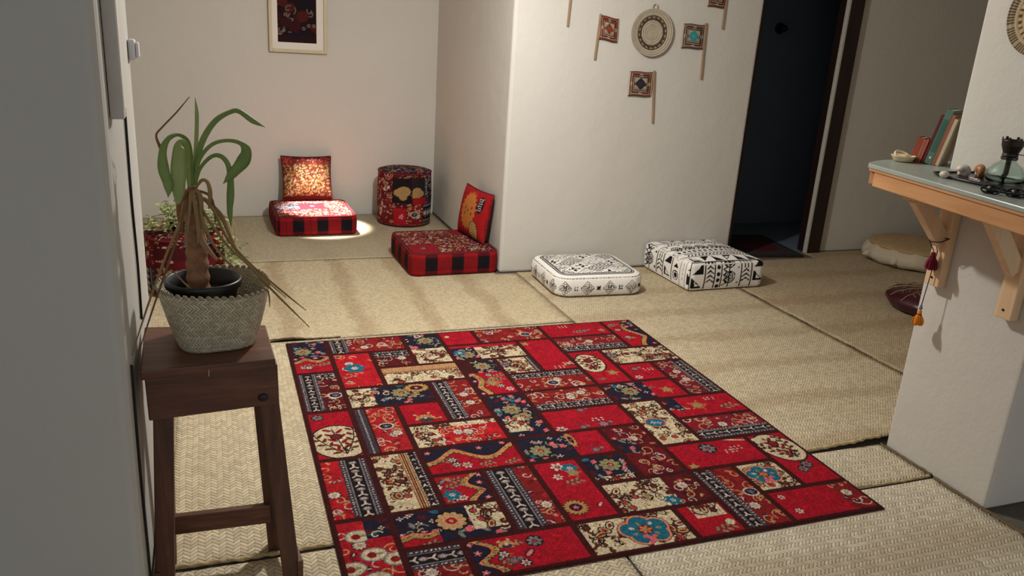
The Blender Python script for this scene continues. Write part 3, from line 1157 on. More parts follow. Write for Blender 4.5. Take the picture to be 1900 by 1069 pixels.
def soft_cushion(name, w, d, h, res, parent, mat, top_fn, side_fn, rv=.05, re=.02, bulge=.02, side_bulge=.02, pinch=0.0, sag=0.0):
    """box cushion: vertical corners rounded by rv, horizontal edges by re, top swollen by bulge"""
    P, tg, fs = grid_box(w, d, h, res)
    x, y, z = P[:, 0] * w / 2, P[:, 1] * d / 2, P[:, 2] * h / 2
    # round in plan
    ix, iy = np.clip(x, -w / 2 + rv, w / 2 - rv), np.clip(y, -d / 2 + rv, d / 2 - rv)
    dx, dy = x - ix, y - iy
    m = np.maximum(np.abs(dx), np.abs(dy))
    L = np.hypot(dx, dy)
    k = np.where(L > 1e-9, m / np.maximum(L, 1e-9), 1.0)
    x2, y2 = ix + dx * k, iy + dy * k
    # round the horizontal edges (a fraction of plan rim distance)
    rim = np.maximum(np.abs(P[:, 0]), np.abs(P[:, 1]))
    e = np.clip((np.abs(z) - (h / 2 - re)) / re, 0, 1)
    inset = re * (1 - np.sqrt(np.clip(1 - e * e, 0, 1)))
    sc = 1 - inset / (min(w, d) / 2) * (rim > .5) * rim
    x2, y2 = x2 * sc, y2 * sc
    prof = (1 - np.abs(P[:, 0]) ** 2.6) * (1 - np.abs(P[:, 1]) ** 2.6)
    z2 = z + np.where(P[:, 2] > .999, bulge * prof - sag * np.exp(-((P[:, 0]) ** 2 + (P[:, 1]) ** 2) * 3), 0)
    sb = side_bulge * (1 - (z / (h / 2)) ** 2)
    edge = rim > .999
    nx_, ny_ = x2 / (w / 2), y2 / (d / 2)
    x2 = x2 + np.where(edge, sb * np.sign(x2) * (np.abs(P[:, 0]) > .96) * (1 - np.abs(P[:, 1]) ** 4 * .5), 0)
    y2 = y2 + np.where(edge, sb * np.sign(y2) * (np.abs(P[:, 1]) > .96) * (1 - np.abs(P[:, 0]) ** 4 * .5), 0)
    if pinch:
        q = (np.abs(P[:, 0]) * np.abs(P[:, 1])) ** 3
        x2 = x2 * (1 + pinch * q)
        y2 = y2 * (1 + pinch * q)
    vs = np.stack([x2, y2, z2 + h / 2], 1)
    me = pydata(name, vs, fs)
    cols = np.zeros((len(vs), 3))
    tg = np.array(tg)
    t = tg == 'top'
    cols[t] = top_fn(P[t, 0] * w / 2 + w / 2, P[t, 1] * d / 2 + d / 2)
    for f in ('front', 'back', 'left', 'right', 'bottom'):
        s = tg == f
        if f == 'front':
            u = P[s, 0] * w / 2 + w / 2
        elif f == 'right':
            u = w + P[s, 1] * d / 2 + d / 2
        elif f == 'back':
            u = w + d + w / 2 - P[s, 0] * w / 2
        elif f == 'left':
            u = 2 * w + d + d / 2 - P[s, 1] * d / 2
        else:
            u = P[s, 0] * 0
        cols[s] = side_fn(u, P[s, 2] * h / 2 + h / 2)
    paint(me, cols)
    o = link(name, me, mat, parent)
    return o


def loop_rr(w, d, r, n=10):
    pts = []
    for cx, cy, a0 in ((w / 2 - r, d / 2 - r, 0), (-w / 2 + r, d / 2 - r, PI / 2), (-w / 2 + r, -d / 2 + r, PI), (w / 2 - r, -d / 2 + r, 1.5 * PI)):
        for k in range(n + 1):
            a = a0 + PI / 2 * k / n
            pts.append((cx + r * math.cos(a), cy + r * math.sin(a)))
    return pts


def piping(name, w, d, r, z, rad, mat, parent):
    b = MB()
    pts = [(x, y, z) for x, y in loop_rr(w, d, r)]
    pts.append(pts[0])
    b.tube(pts, rad, 7, cap=False)
    return b.build(name, mat, parent, smooth=True)


def pillow(name, w, h, th, res, parent, mat, front, back, dent=0.06):
    """upright cushion in local x (width), z (height), y thickness; front faces -y"""
    nx, nz = int(w / res), int(h / res)
    vs, cols, fs = [], [], []
    for side in (-1, 1):
        for j in range(nz + 1):
            for i in range(nx + 1):
                u, v = -1 + 2 * i / nx, -1 + 2 * j / nz
                t = (max(0, 1 - abs(u) ** 2.4) * max(0, 1 - abs(v) ** 2.4)) ** .42
                x = u * w / 2 * (1 - dent * (1 - v * v) * 1.0)
                z = v * h / 2 * (1 - dent * (1 - u * u)) + h / 2
                vs.append((x, side * th / 2 * t, z))
                cv = front if side < 0 else back
                cols.append(cv(i / nx, j / nz))
    n = (nx + 1) * (nz + 1)
    for s in (0, 1):
        for j in range(nz):
            for i in range(nx):
                a = s * n + j * (nx + 1) + i
                q = (a, a + 1, a + nx + 2, a + nx + 1)
                fs.append(q if s == 0 else q[::-1])
    me = pydata(name, vs, fs)
    paint(me, np.array(cols))
    bm = bmesh.new()
    bm.from_mesh(me)
    bmesh.ops.remove_doubles(bm, verts=bm.verts, dist=1e-5)
    bm.to_mesh(me)
    bm.free()
    o = link(name, me, mat, parent)
    return o


# ================================================================== THE SETTING
CEIL = 2.65


def struct(name, mb, mat, bevel=0.015):
    o = mb.build(name, mat, bevel=bevel, seg=3)
    o['kind'] = 'structure'
    return o


b = MB(); b.box(-3.2, -3.0, -0.1, 6.4, 7.2, 0.0)
struct('floor', b, M['concrete'], 0)
b = MB(); b.box(-3.2, -3.0, CEIL, 6.4, 7.2, CEIL + .1)
struct('ceiling', b, M['ceiling'], 0)
b = MB(); b.box(-1.4, 6.36, 0, 1.69, 6.56, CEIL)
struct('wall_back', b, M['wall'], 0)
b = MB(); b.box(-1.4, 2.5, 0, -1.2, 6.36, CEIL)
struct('wall_left', b, M['wall'], 0)
# thick plaster wall whose end is the left side of the wide opening
b = MB(); b.prism([(-3.2, 1.80), (-.195, 1.80), (-.195, 2.5), (-3.2, 2.5)], 0, CEIL)
struct('wall_near_left', b, M['near'], 0.026)
# wall carrying the woven fans, turning the corner into the nook
b = MB(); b.prism([(1.69, 4.66), (3.405, 4.66), (3.405, 4.86), (1.89, 4.86), (1.89, 6.56), (1.69, 6.56)], 0, CEIL)
struct('wall_middle', b, M['wall'], 0.02)
b = MB(); b.box(4.345, 4.84, 0, 6.4, 5.04, CEIL)
struct('wall_back_right', b, M['wall'], 0.012)
b = MB(); b.box(3.405, 4.70, 2.12, 4.345, 4.90, CEIL)
struct('wall_over_door', b, M['wall'], 0)
b = MB(); b.box(6.2, -3.0, 0, 6.4, 4.84, CEIL)
struct('wall_right', b, M['wall'], 0)
# the pillar end of the right-hand wall
b = MB(); b.prism([(2.47, 1.712), (6.2, 1.712), (6.2, 2.172), (2.47, 2.172)], 0, CEIL)
struct('wall_near_right', b, M['wall'], 0.012)
b = MB(); b.box(-.195, 1.80, 2.4, 2.47, 2.15, CEIL)
struct('wall_over_opening', b, M['near'], 0)
b = MB(); b.box(-3.2, -3.0, 0, -3.0, 1.8, CEIL)
struct('wall_far_left', b, M['near'], 0)

# dark room seen through the doorway
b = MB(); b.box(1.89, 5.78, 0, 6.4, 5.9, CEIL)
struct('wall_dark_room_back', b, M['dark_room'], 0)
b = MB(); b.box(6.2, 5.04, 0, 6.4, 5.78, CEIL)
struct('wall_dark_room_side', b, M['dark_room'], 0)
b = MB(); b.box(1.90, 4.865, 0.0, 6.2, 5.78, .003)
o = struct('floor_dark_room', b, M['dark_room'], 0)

# door frame
door = bpy.data.objects.new('door_1', None)
COL.objects.link(door)
door['kind'] = 'structure'
door.location = (3.88, 4.78, 0)


def dpart(name, x0, y0, z0, x1, y1, z1, mat):
    q = MB()
    q.box(x0 - 3.88, y0 - 4.78, z0, x1 - 3.88, y1 - 4.78, z1)
    return q.build(name, mat, door, bevel=.004)


dpart('door_jamb', 3.407, 4.685, 0.004, 3.437, 4.86, 2.09, M['frame_wood'])
dpart('door_jamb', 4.226, 4.80, 0.004, 4.343, 4.92, 2.09, M['frame_wood'])
dpart('door_head', 3.437, 4.72, 2.03, 4.226, 4.86, 2.09, M['frame_wood'])
dpart('door_stop', 4.205, 4.80, 0.004, 4.2255, 4.83, 2.03, M['grey_frame'])['label'] = 'pale strip along the dark door jamb'

# ------------------------------------------------------------------ palm mats
MATS = dict(
    C=m_mat('palm_mat_left', 'y', (206, 190, 160), colw=.0195, pitch=.0175),
    D=m_mat('palm_mat_front_left', 'y', (206, 191, 162), colw=.0195, pitch=.0175),
    B=m_mat('palm_mat_nook_front', 'y', (206, 190, 158), .42, .37, -0.5, .013, .0125),
    A=m_mat('palm_mat_nook_back', 'y', (192, 180, 154), .15, .5, 1.0, .010, .009),
    E=m_mat('palm_mat_right', 'x', (202, 186, 156), .33, .38, .6, .0155, .0145),
    Fm=m_mat('palm_mat_far_right', 'x', (188, 168, 138), .38, .47, 2.0, 0.0145, .0135),
    G=m_mat('palm_mat_strip', 'x', (210, 199, 174), .1, .5, 0, .017, .015),
    H=m_mat('palm_mat_front_right', 'x', (212, 201, 178), .3, .6, 2.4, .017, .0145),
)


def hnoise(x, y, s=1.0):
    return (math.sin(x * 3.1 * s + y * 1.7 + s) + math.sin(y * 4.3 * s - x * 2.2 + 2 * s) + math.sin((x + y) * 6.7 * s)) / 3


def palm_mat(x0, y0, x1, y1, mat, label, edges=(), hole=None, lift=None, seed=1.0, step=.035, amp=.0012):
    t = empty('palm_mat', ((x0 + x1) / 2, (y0 + y1) / 2, 0), label, 'floor mat', 'woven palm mats on the floor')
    ox, oy = (x0 + x1) / 2, (y0 + y1) / 2

    def Z(x, y):
        z = .0062 + amp * hnoise(x, y, seed)
        if lift:
            z += lift(x, y)
        return z
    nx, ny = max(2, int((x1 - x0) / step)), max(2, int((y1 - y0) / step))
    vs, fs, used = [], [], {}
    for j in range(ny + 1):
        for i in range(nx + 1):
            x, y = x0 + (x1 - x0) * i / nx, y0 + (y1 - y0) * j / ny
            vs.append((x, y, Z(x, y)))
    n = len(vs)
    vs += [(x, y, max(.0006, z - .0048)) for x, y, z in vs]
    keep = set()
    for j in range(ny):
        for i in range(nx):
            xm, ym = x0 + (x1 - x0) * (i + .5) / nx, y0 + (y1 - y0) * (j + .5) / ny
            if not (hole and hole(xm, ym)):
                keep.add((i, j))
    W = nx + 1
    for i, j in keep:
        a = j * W + i
        fs.append((a, a + 1, a + W + 1, a + W))
        fs.append((n + a, n + a + W, n + a + W + 1, n + a + 1))
        if (i, j - 1) not in keep:
            fs.append((a, n + a, n + a + 1, a + 1))
        if (i, j + 1) not in keep:
            fs.append((a + W, a + W + 1, n + a + W + 1, n + a + W))
        if (i - 1, j) not in keep:
            fs.append((a, a + W, n + a + W, n + a))
        if (i + 1, j) not in keep:
            fs.append((a + 1, n + a + 1, n + a + W + 1, a + W + 1))
    # keep world-aligned weave coordinates: mesh is centred, offset is a whole place shift
    vs = [(x - ox, y - oy, z) for x, y, z in vs]
    me = pydata('woven_panel', vs, fs)
    bm = bmesh.new(); bm.from_mesh(me)
    loose = [v for v in bm.verts if not v.link_faces]
    bmesh.ops.delete(bm, geom=loose, context='VERTS')
    bm.to_mesh(me); bm.free()
    p = link('woven_panel', me, mat, t)
    for (ax, ay, bx, by, r, mk) in edges:
        L = math.hypot(bx - ax, by - ay)
        k = int(L / .006)
        pts = []
        for q in range(k + 1):
            x, y = ax + (bx - ax) * q / k, ay + (by - ay) * q / k
            wv = .0035 * math.sin(q * .09 + seed) + .002 * math.sin(q * .31)
            if abs(bx - ax) > abs(by - ay):
                y2, x2 = y + wv, x
            else:
                x2, y2 = x + wv, y
            pts.append((x2 - ox, y2 - oy, Z(x, y) + r * .35))
        mb = MB()
        mb.tube(pts, r, 8, twist=.9)
        mb.build('braided_edge', M[mk], t, smooth=True)
    return t


notch = lambda x, y: x > 1.675 and y > 4.64
palm_mat(-1.19, 5.105, 1.675, 6.345, MATS['A'], 'pale palm mat at the very back of the nook under the drum stool', hole=notch, seed=1.3)


def liftB(x, y):
    return .012 * math.exp(-((x - .30) / .09) ** 2) * max(0, 1 - (y - 3.735) / .12)


palm_mat(-1.19, 3.735, 1.80, 5.095, MATS['B'], 'palm mat with brown bands running into the nook behind the red rug',
         [(-.19, 3.735, .55, 3.735, .004, 'rope_dark')], hole=notch, lift=liftB, seed=2.1)
palm_mat(-.185, 2.082, 1.79, 3.722, MATS['C'], 'herringbone palm mat beside the stool under the left side of the rug',
         [(-.185, 2.082, .28, 2.082, .006, 'rope')], seed=.7)
palm_mat(-.185, .5, 1.112, 2.062, MATS['D'], 'pale herringbone palm mat at the front left, under the front leg of the stool', seed=1.7)


def liftE(x, y):
    k = max(0, min(1, (x - 2.06) / .35)) ** 1.5 * max(0, 1 - (y - 2.205) / .4) ** 2 * .024
    rid = .011 * math.exp(-((y - 2.70 - .1 * (x - 2.4)) / .035) ** 2) * math.exp(-((x - 2.72) / .3) ** 2)
    return k + rid


palm_mat(1.805, 2.205, 3.125, 4.65, MATS['E'], 'banded palm mat under the two black and white poufs',
         [(2.118, 2.205, 2.465, 2.205, .0065, 'rope'), (3.13, 2.21, 3.13, 4.64, .0035, 'rope_dark')], lift=liftE, seed=1.1)
palm_mat(3.14, 2.205, 6.18, 4.83, MATS['Fm'], 'darker palm mat at the far right under the round beige floor cushion',
         hole=lambda x, y: (x < 3.44 and y > 4.64) or (x < 4.21 and y > 4.70), seed=.9)
palm_mat(1.80, 1.935, 2.462, 2.188, MATS['G'], 'narrow strip of palm matting at the foot of the pillar',
         [(2.118, 1.938, 2.455, 1.938, .0045, 'rope'), (2.462, 1.94, 2.462, 2.185, .006, 'rope_dark')], seed=1.9)
palm_mat(1.122, .5, 2.462, 1.922, MATS['H'], 'palm mat at the front right below the near edge of the rug',
         [(2.462, .9, 2.462, 1.92, .006, 'rope_dark')], seed=2.4,
         lift=lambda x, y: .012 * math.exp(-((x - 2.42) / .05) ** 2 - ((y - 1.57) / .04) ** 2))

# ------------------------------------------------------------------ patchwork rug
RW, RH = 1.825, 1.885
RX, RY = .286, 1.80


def build_rug():
    res = .0025
    cv = rug_canvas(RW, RH, res)
    t = empty('patchwork_rug', (RX + RW / 2, RY + RH / 2, .0085), 'red patchwork rug of stitched oriental carpet pieces on the palm mats', 'rug')
    nx, ny = cv.nx, cv.ny
    X, Y = np.meshgrid(cv.x - RW / 2, cv.y - RH / 2)
    # rounded rim, slightly sunk seams
    lum = np.abs(cv.a - np.array(CR['seam']) / 255).sum(2) < .07
    Z = np.full(X.shape, .0078)
    Z[lum] = .0066
    rim = np.minimum(np.minimum(X + RW / 2, RW / 2 - X), np.minimum(Y + RH / 2, RH / 2 - Y))
    Z = Z - .004 * np.clip(1 - rim / .006, 0, 1) ** 2
    co = np.stack([X, Y, Z], 2).reshape(-1, 3).astype(np.float32)
    me = bpy.data.meshes.new('pile')
    nf = (nx - 1) * (ny - 1)
    me.vertices.add(len(co))
    me.vertices.foreach_set('co', co.ravel())
    a = (np.arange(ny - 1)[:, None] * nx + np.arange(nx - 1)[None, :]).ravel()
    q = np.stack([a, a + 1, a + nx + 1, a + nx], 1).astype(np.int32)
    me.loops.add(nf * 4)
    me.loops.foreach_set('vertex_index', q.ravel())
    me.polygons.add(nf)
    me.polygons.foreach_set('loop_start', np.arange(0, nf * 4, 4, dtype=np.int32))
    me.update(calc_edges=True)
    paint(me, cv.a.reshape(-1, 3))
    link('pile', me, M['rug'], t)
    # binding: the side wall and underside
    mb = MB()
    w, h = RW / 2, RH / 2
    mb.box(-w, -h, 0, w, h, .0036)
    mb.build('binding', M['edge_dark'], t)


build_rug()


# ------------------------------------------------------------------ pattern functions for the seats
def kilim_canvas(w, h, seed, base='wine', res=.004, cell=.14, k_=1.55, dense=1.3):
    # drawn at rug scale, woven finer
    w0, h0 = w, h
    w, h, res = w * k_, h * k_, res * k_
    c = Cv(w, h, res * .8, CR[base])
    rng = np.random.RandomState(seed)
    nx, ny = max(1, round(w0 / cell)), max(1, round(h0 / cell))
    for i in range(nx):
        for j in range(ny):
            x0, y0 = i * w / nx + .004, j * h / ny + .004
            x1, y1 = (i + 1) * w / nx - .004, (j + 1) * h / ny - .004
            c.clip = (x0, y0, x1, y1)
            q = rng.rand()
            if q < .62:
                s_floral(c, x0, y0, x1, y1, rng, col=CR['wine'] if rng.rand() < .5 else (100, 24, 28), rose=2, dense=dense)
            elif q < .75:
                s_border(c, x0, y0, x1, y1, rng, vert=rng.rand() < .5)
            elif q < .9:
                s_navy(c, x0, y0, x1, y1, rng, 1)
            else:
                s_red(c, x0, y0, x1, y1, rng, sprig=[(.5, .5, .04, 'flower')], col=(130, 22, 32))
    c.w, c.h = w0, h0
    c.x, c.y = np.linspace(0, w0, c.nx), np.linspace(0, h0, c.ny)
    c.clip = (0, 0, w0, h0)
    return c


def plaid(u, z, period=.165, off=0.0, h=.15):
    """buffalo check: red with black squares and dark red bars"""
    u = np.asarray(u) + off
    z = np.asarray(z)
    a = (np.mod(u / period, 1.0) < .46)
    b_ = (z > h * .24) & (z < h * .82)
    col = np.empty((len(u), 3))
    col[:] = np.array((150, 24, 30)) / 255
    col[~a & b_] = np.array((128, 22, 27)) / 255
    col[a & ~b_] = np.array((88, 20, 25)) / 255
    col[a & b_] = np.array((26, 19, 25)) / 255
    thin = np.mod(u / period, 1.0)
    col[(np.abs(thin - .74) < .012)] *= .75
    return col


def floor_seat(loc, w, d, h, rz, seed, label, cat='floor cushion'):
    t = empty('floor_cushion', loc, label, cat, 'red floor cushions with checked sides', rz)
    cv = kilim_canvas(w, d, seed, cell=.18, k_=2.1, dense=1.8)
    soft_cushion('cushion_body', w, d, h, .006, t, M['kilim'], lambda x, y: cv.sample(x, y),
                 lambda u, z: plaid(u, z, .17, .02 * seed, h), rv=.05, re=.018, bulge=.014, side_bulge=.006)
    piping('piping', w - .012, d - .012, .05, h - .004, .0055, M['red_piping'], t)
    piping('piping', w - .012, d - .012, .05, .010, .005, M['red_piping'], t)
    return t


floor_seat((.675, 5.975, .0075), .565, .565, .14, 0.02, 3, 'red checked floor cushion against the back wall lit by a spot of light')
floor_seat((1.390, 4.928, .0075), .57, .57, .145, 0.02, 4, 'red checked floor cushion in the corner beside the white wall')


# back cushions
def pil1_front():
    rng = np.random.RandomState(5)
    c = Cv(.36, .36, .0025, (104, 50, 36))
    for k in range(900):
        x, y = rng.rand() * .36, rng.rand() * .36
        q = rng.rand()
        col = CR['gold'] if q < .42 else (CR['tan'] if q < .62 else ((150, 74, 50) if q < .74 else ((88, 78, 48) if q < .84 else CR['cream'])))
        if y > .29 and q < .75:
            col = (140, 28, 30)
        c.ell(x, y, .0075, .0034, col, rng.rand() * 3)
    c.rect(0, 0, .36, .02, CR['wine'])
    c.rect(0, .34, .36, .36, CR['wine'])
    for k in range(30):
        c.ell(rng.rand() * .36, .3 + rng.rand() * .05, .01, .007, (160, 60, 58), rng.rand() * 3)
    return c


def pil2_front():
    rng = np.random.RandomState(6)
    c = Cv(.40, .34, .0025, (158, 24, 28))
    pts = []
    for k in range(40):
        a = 2 * PI * k / 40
        r = 1 + (.16 if k % 2 else -.05)
        pts.append((.20 + .095 * r * math.cos(a), .185 + .125 * r * math.sin(a)))
    c.poly(pts, (186, 112, 54))
    for fx, fy in ((.25, .21), (.25, .17), (.16, .20), (.16, .16), (.20, .185)):
        for k in range(3):
            c.ell(fx, fy + .008 * (k - 1), .012, .003, (92, 44, 24), .3)
    c.ell(.335, .25, .035, .06, CR['black'])
    for k in range(6):
        c.stroke([(.315, .21 + k * .016), (.35, .215 + k * .016)], .006, CR['pale'])
    c.ell(.30, .055, .052, .075, CR['black'])
    c.ell(.30, .055, .047, .07, (176, 138, 84))
    for k in range(7):
        for s in range(3):
            c.stroke([(.27 + s * .022, .0 + k * .018), (.285 + s * .022, .006 + k * .018)], .004, (92, 54, 30))
    for k in range(14):
        c.ell(rng.rand() * .06, rng.rand() * .34, .01, .005, (120, 18, 24), rng.rand() * 3)
    return c


c1, c2 = pil1_front(), pil2_front()


def lean(name, loc, rot, label, w, h, th, fc, back, strip=None):
    t = empty(name, loc, label, 'cushion')
    t.rotation_euler = rot

    def fr(u, v):
        i = min(fc.nx - 1, int(u * (fc.nx - 1)))
        j = min(fc.ny - 1, int(v * (fc.ny - 1)))
        return fc.a[j, i]
    p = pillow('cushion_cover', w, h, th, .005, t, M['kilim'], fr, lambda u, v: np.array(back) / 255)
    mb = MB()
    pts = []
    for k in range(81):
        s = k / 20
        q, f = int(s) % 4, s - int(s)
        u, v = [(-1 + 2 * f, -1), (1, -1 + 2 * f), (1 - 2 * f, 1), (-1, 1 - 2 * f)][q]
        pts.append((u * w / 2 * (1 - .06 * (1 - v * v)), 0, v * h / 2 * (1 - .06 * (1 - u * u)) + h / 2))
    mb.tube(pts, .0055, 6, cap=False)
    mb.build('piping', M['red_piping'], t, smooth=True)
    return t


lean('back_cushion', (.672, 6.195, .158), (math.radians(-19), 0, 0.0), 'gold and red flecked cushion leaning on the back wall in the spot of light', .37, .335, .10, c1, (96, 70, 44))
tb = lean('back_cushion', (1.585, 4.965, .162), (0, 0, 0), 'red cushion with orange medallion leaning in the corner of the white wall', .40, .325, .12, c2, (84, 18, 24))
tb.rotation_euler = (Matrix.Rotation(math.radians(-90 + 8), 4, 'Z') @ Matrix.Rotation(math.radians(-10), 4, 'X')).to_euler()


# drum stools covered with rug pieces
def drum(loc, r, h, seed, label, cat, motif):
    t = empty('drum_stool', loc, label, cat, 'drum stools covered with rug pieces')
    C_ = 2 * PI * r
    cv = kilim_canvas(C_, h, seed, res=.004, cell=h / 2)
    motif(cv, C_, h)
    tv = kilim_canvas(2 * r, 2 * r, seed + 40, res=.004, cell=2 * r / 2)
    nt, nz, nr = 220, 90, 44
    vs, cols, fs = [], [], []
    for j in range(nz + 1):
        z = h * j / nz
        e = max(0, (abs(z - h / 2) - (h / 2 - .02)) / .02)
        rr = r + .008 * math.sin(PI * j / nz) - .02 * (1 - math.sqrt(max(0, 1 - e * e)))
        for i in range(nt):
            a = 2 * PI * i / nt
            vs.append((rr * math.cos(a), rr * math.sin(a), z))
            cols.append(cv.a[min(cv.ny - 1, int(z / h * (cv.ny - 1))), int(i / nt * (cv.nx - 1))])
    for j in range(nz):
        for i in range(nt):
            i2 = (i + 1) % nt
            fs.append((j * nt + i, j * nt + i2, (j + 1) * nt + i2, (j + 1) * nt + i))
    k0 = nz * nt
    rt = r - .02
    for q in range(1, nr + 1):
        rr = rt * (1 - q / nr)
        for i in range(nt):
            a = 2 * PI * i / nt
            x, y = rr * math.cos(a), rr * math.sin(a)
            vs.append((x, y, h + .016 * (1 - (rr / rt) ** 2)))
            cols.append(tv.sample(x + r, y + r))
    for q in range(nr):
        for i in range(nt):
            i2 = (i + 1) % nt
            a0 = k0 + q * nt
            fs.append((a0 + i, a0 + i2, a0 + nt + i2, a0 + nt + i))
    fs.append(tuple(range(nt - 1, -1, -1)))
    me = pydata('cover', vs, fs)
    paint(me, np.array(cols))
    link('cover', me, M['kilim'], t)
    for z, rr in ((h - .012, r + .001), (.014, r + .0)):
        mb = MB()
        pts = [(rr * math.cos(2 * PI * k / 60), rr * math.sin(2 * PI * k / 60), z) for k in range(61)]
        mb.tube(pts, .005, 6, cap=False)
        mb.build('piping', M['red_piping'], t, smooth=True)
    return t


def motif1(cv, C_, h):
    # angle 270 deg (towards the room's front) is at 0.75 of the way round
    x = C_ * .745
    cv.rect(x - .13, h * .44, x + .015, h * .90, CR['black'])
    cv.rect(x + .02, h * .56, x + .12, h * .90, (38, 30, 34))
    for dx, dy, r in ((-.045, .66, .05), (-.085, .64, .034), (-.05, .56, .03), (.055, .66, .038), (.085, .62, .03), (.05, .60, .04)):
        cv.ell(x + dx, h * dy, r, r * .8, (160, 128, 82))
    cv.rect(x + .013, h * .40, x + .021, h * .93, CR['seam'])
    cv.rect(x + .025, h * .42, x + .14, h * .54, (152, 22, 32))
    cv.rect(x - .12, h * .05, x - .02, h * .36, (160, 24, 36))
    rosette(cv, x - .06, h * .2, .02, CR['pale'], CR['pink'], 5)
    rng = np.random.RandomState(9)
    cv.clip = (x - .01, h * .04, x + .11, h * .4)
    s_floral(cv, x - .01, h * .04, x + .11, h * .4, rng, ring=1)
    cv.clip = (0, 0, C_, h)
    cv.rect(x + .125, h * .56, x + .16, h * .9, CR['slate'])
    for k in range(7):
        cv.ell(x + .142, h * (.6 + k * .045), .008, .005, CR['pale'], k)


def motif2(cv, C_, h):
    x = C_ * .70
    cv.rect(x - .1, h * .05, x + .02, h * .62, CR['wine'])
    for k in range(8):
        cv.ell(x - .04 + .035 * math.cos(k * PI / 4), h * .38 + .035 * math.sin(k * PI / 4), .022, .008, (150, 120, 92), k * PI / 4)
    cv.disc(x - .04, h * .38, .02, CR['wine'])
    cv.rect(x + .02, h * .45, x + .25, h * .78, (92, 20, 28))
    cv.rect(x - .1, h * .66, x + .3, h * .84, (72, 20, 26))


drum((1.385, 6.065, .0075), .200, .415, 21, 'tall drum stool of red and black rug pieces in the back corner', 'stool', motif1)
drum((-.165, 4.62, .0075), .200, .33, 22, 'low drum stool of dark red rug pieces half hidden behind the potted plant', 'stool', motif2)


# ------------------------------------------------------------------ black and white poufs
BW_W, BW_K = (238, 233, 226), (24, 21, 23)


def diamonds(c, x, y, r, col, wd):
    for k, f in enumerate((1.0, .68, .36)):
        q = r * f
        c.stroke([(x - q, y), (x, y + q), (x + q, y), (x, y - q)], wd, col, close=True)
    c.poly([(x - r * .16, y), (x, y + r * .16), (x + r * .16, y), (x, y - r * .16)], col)


def pouf1():
    w, d, h = .56, .50, .125
    top = Cv(w, d, .0028, BW_W)
    m = .030
    top.stroke([(.014, .014), (w - .014, .014), (w - .014, d - .014), (.014, d - .014)], .007, BW_K, close=True)
    # fringed inner border
    for (ax, ay, bx, by) in ((m, m, w - m, m), (w - m, m, w - m, d - m), (w - m, d - m, m, d - m), (m, d - m, m, m)):
        L = math.hypot(bx - ax, by - ay)
        n = int(L / .016)
        ux, uy = (bx - ax) / L, (by - ay) / L
        for k in range(n):
            p = (ax + ux * L * k / n, ay + uy * L * k / n)
            q = (ax + ux * L * (k + .5) / n - uy * .014, ay + uy * L * (k + .5) / n + ux * .014)
            e = (ax + ux * L * (k + 1) / n, ay + uy * L * (k + 1) / n)
            top.poly([p, q, e], BW_K)
        top.stroke([(ax, ay), (bx, by)], .009, BW_K)
    top.clip = (m + .012, m + .012, w - m - .012, d - m - .012)
    la, lb = .150, .122
    for j in range(-1, 10):
        for i in range(-1, 6):
            x, y = m + .03 + (i + .5 * (j % 2)) * la, m + .01 + j * lb / 2
            top.stroke([(x - la / 2, y), (x, y + lb / 2), (x + la / 2, y), (x, y - lb / 2)], .0045, BW_K, close=True)
            kind = (i + 2 * j) % 3
            if kind == 0:
                for f, wd in ((.74, .008), (.44, .008)):
                    top.stroke([(x - la / 2 * f, y), (x, y + lb / 2 * f), (x + la / 2 * f, y), (x, y - lb / 2 * f)], wd, BW_K, close=True)
                top.poly([(x - .014, y), (x, y + .011), (x + .014, y), (x, y - .011)], BW_K)
            elif kind == 1:
                for f in (-.5, -.25, 0, .25, .5):
                    q = (1 - abs(f)) * .70
                    top.stroke([(x - la / 2 * q, y + f * lb / 2), (x + la / 2 * q, y + f * lb / 2)], .0052, BW_K)
                top.poly([(x - .022, y), (x, y + .018), (x + .022, y), (x, y - .018)], BW_W)
                top.poly([(x - .013, y), (x, y + .010), (x + .013, y), (x, y - .010)], BW_K)
            else:
                q = .62
                top.poly([(x - la / 2 * q, y), (x, y + lb / 2 * q), (x + la / 2 * q, y), (x, y - lb / 2 * q)], BW_K)
                for sx in (-1, 1):
                    for sy in (-1, 1):
                        top.disc(x + sx * .021, y + sy * .017, .012, BW_W)
                top.poly([(x - .010, y), (x, y + .008), (x + .010, y), (x, y - .008)], BW_W)
    top.clip = (0, 0, w, d)
    P = 2 * (w + d)
    side = Cv(P, h, .0028, BW_W)
    k = 0
    x = .04
    while x < P:
        y = h * .46
        if k % 2 == 0:
            diamonds(side, x, y, .042, BW_K, .0042)
            side.stroke([(x - .012, y - .012), (x + .012, y + .012)], .004, BW_K)
            side.stroke([(x - .012, y + .012), (x + .012, y - .012)], .004, BW_K)
        else:
            for a in range(4):
                side.ell(x + .009 * math.cos(a * PI / 2 + .8), y + .009 * math.sin(a * PI / 2 + .8), .0072, .0052, BW_K, a * PI / 2 + .8)
            if k % 4 == 1:
                side.disc(x, y, .007, BW_W)
        x += .072
        k += 1
    x = 0
    while x < P:
        side.poly([(x, h * .94), (x + .005, h * .90), (x + .010, h * .94)], BW_K)
        side.poly([(x, h * .06), (x + .005, h * .10), (x + .010, h * .06)], BW_K)
        x += .0115
    t = empty('floor_pouf', (2.150, 4.350, .0075), 'low white pouf with black diamond lattice on top, beside the red cushion corner', 'pouf')
    t.rotation_euler = (0, 0, math.radians(-2))
    soft_cushion('pouf_body', w, d, h, .0045, t, M['print'], lambda x, y: top.sample(x, y), lambda u, z: side.sample(u, z),
                 rv=.085, re=.020, bulge=.030, side_bulge=.016, sag=.010)
    piping('piping', w - .010, d - .010, .085, h - .008, .004, M['white_piping'], t)
    return t


pouf1()


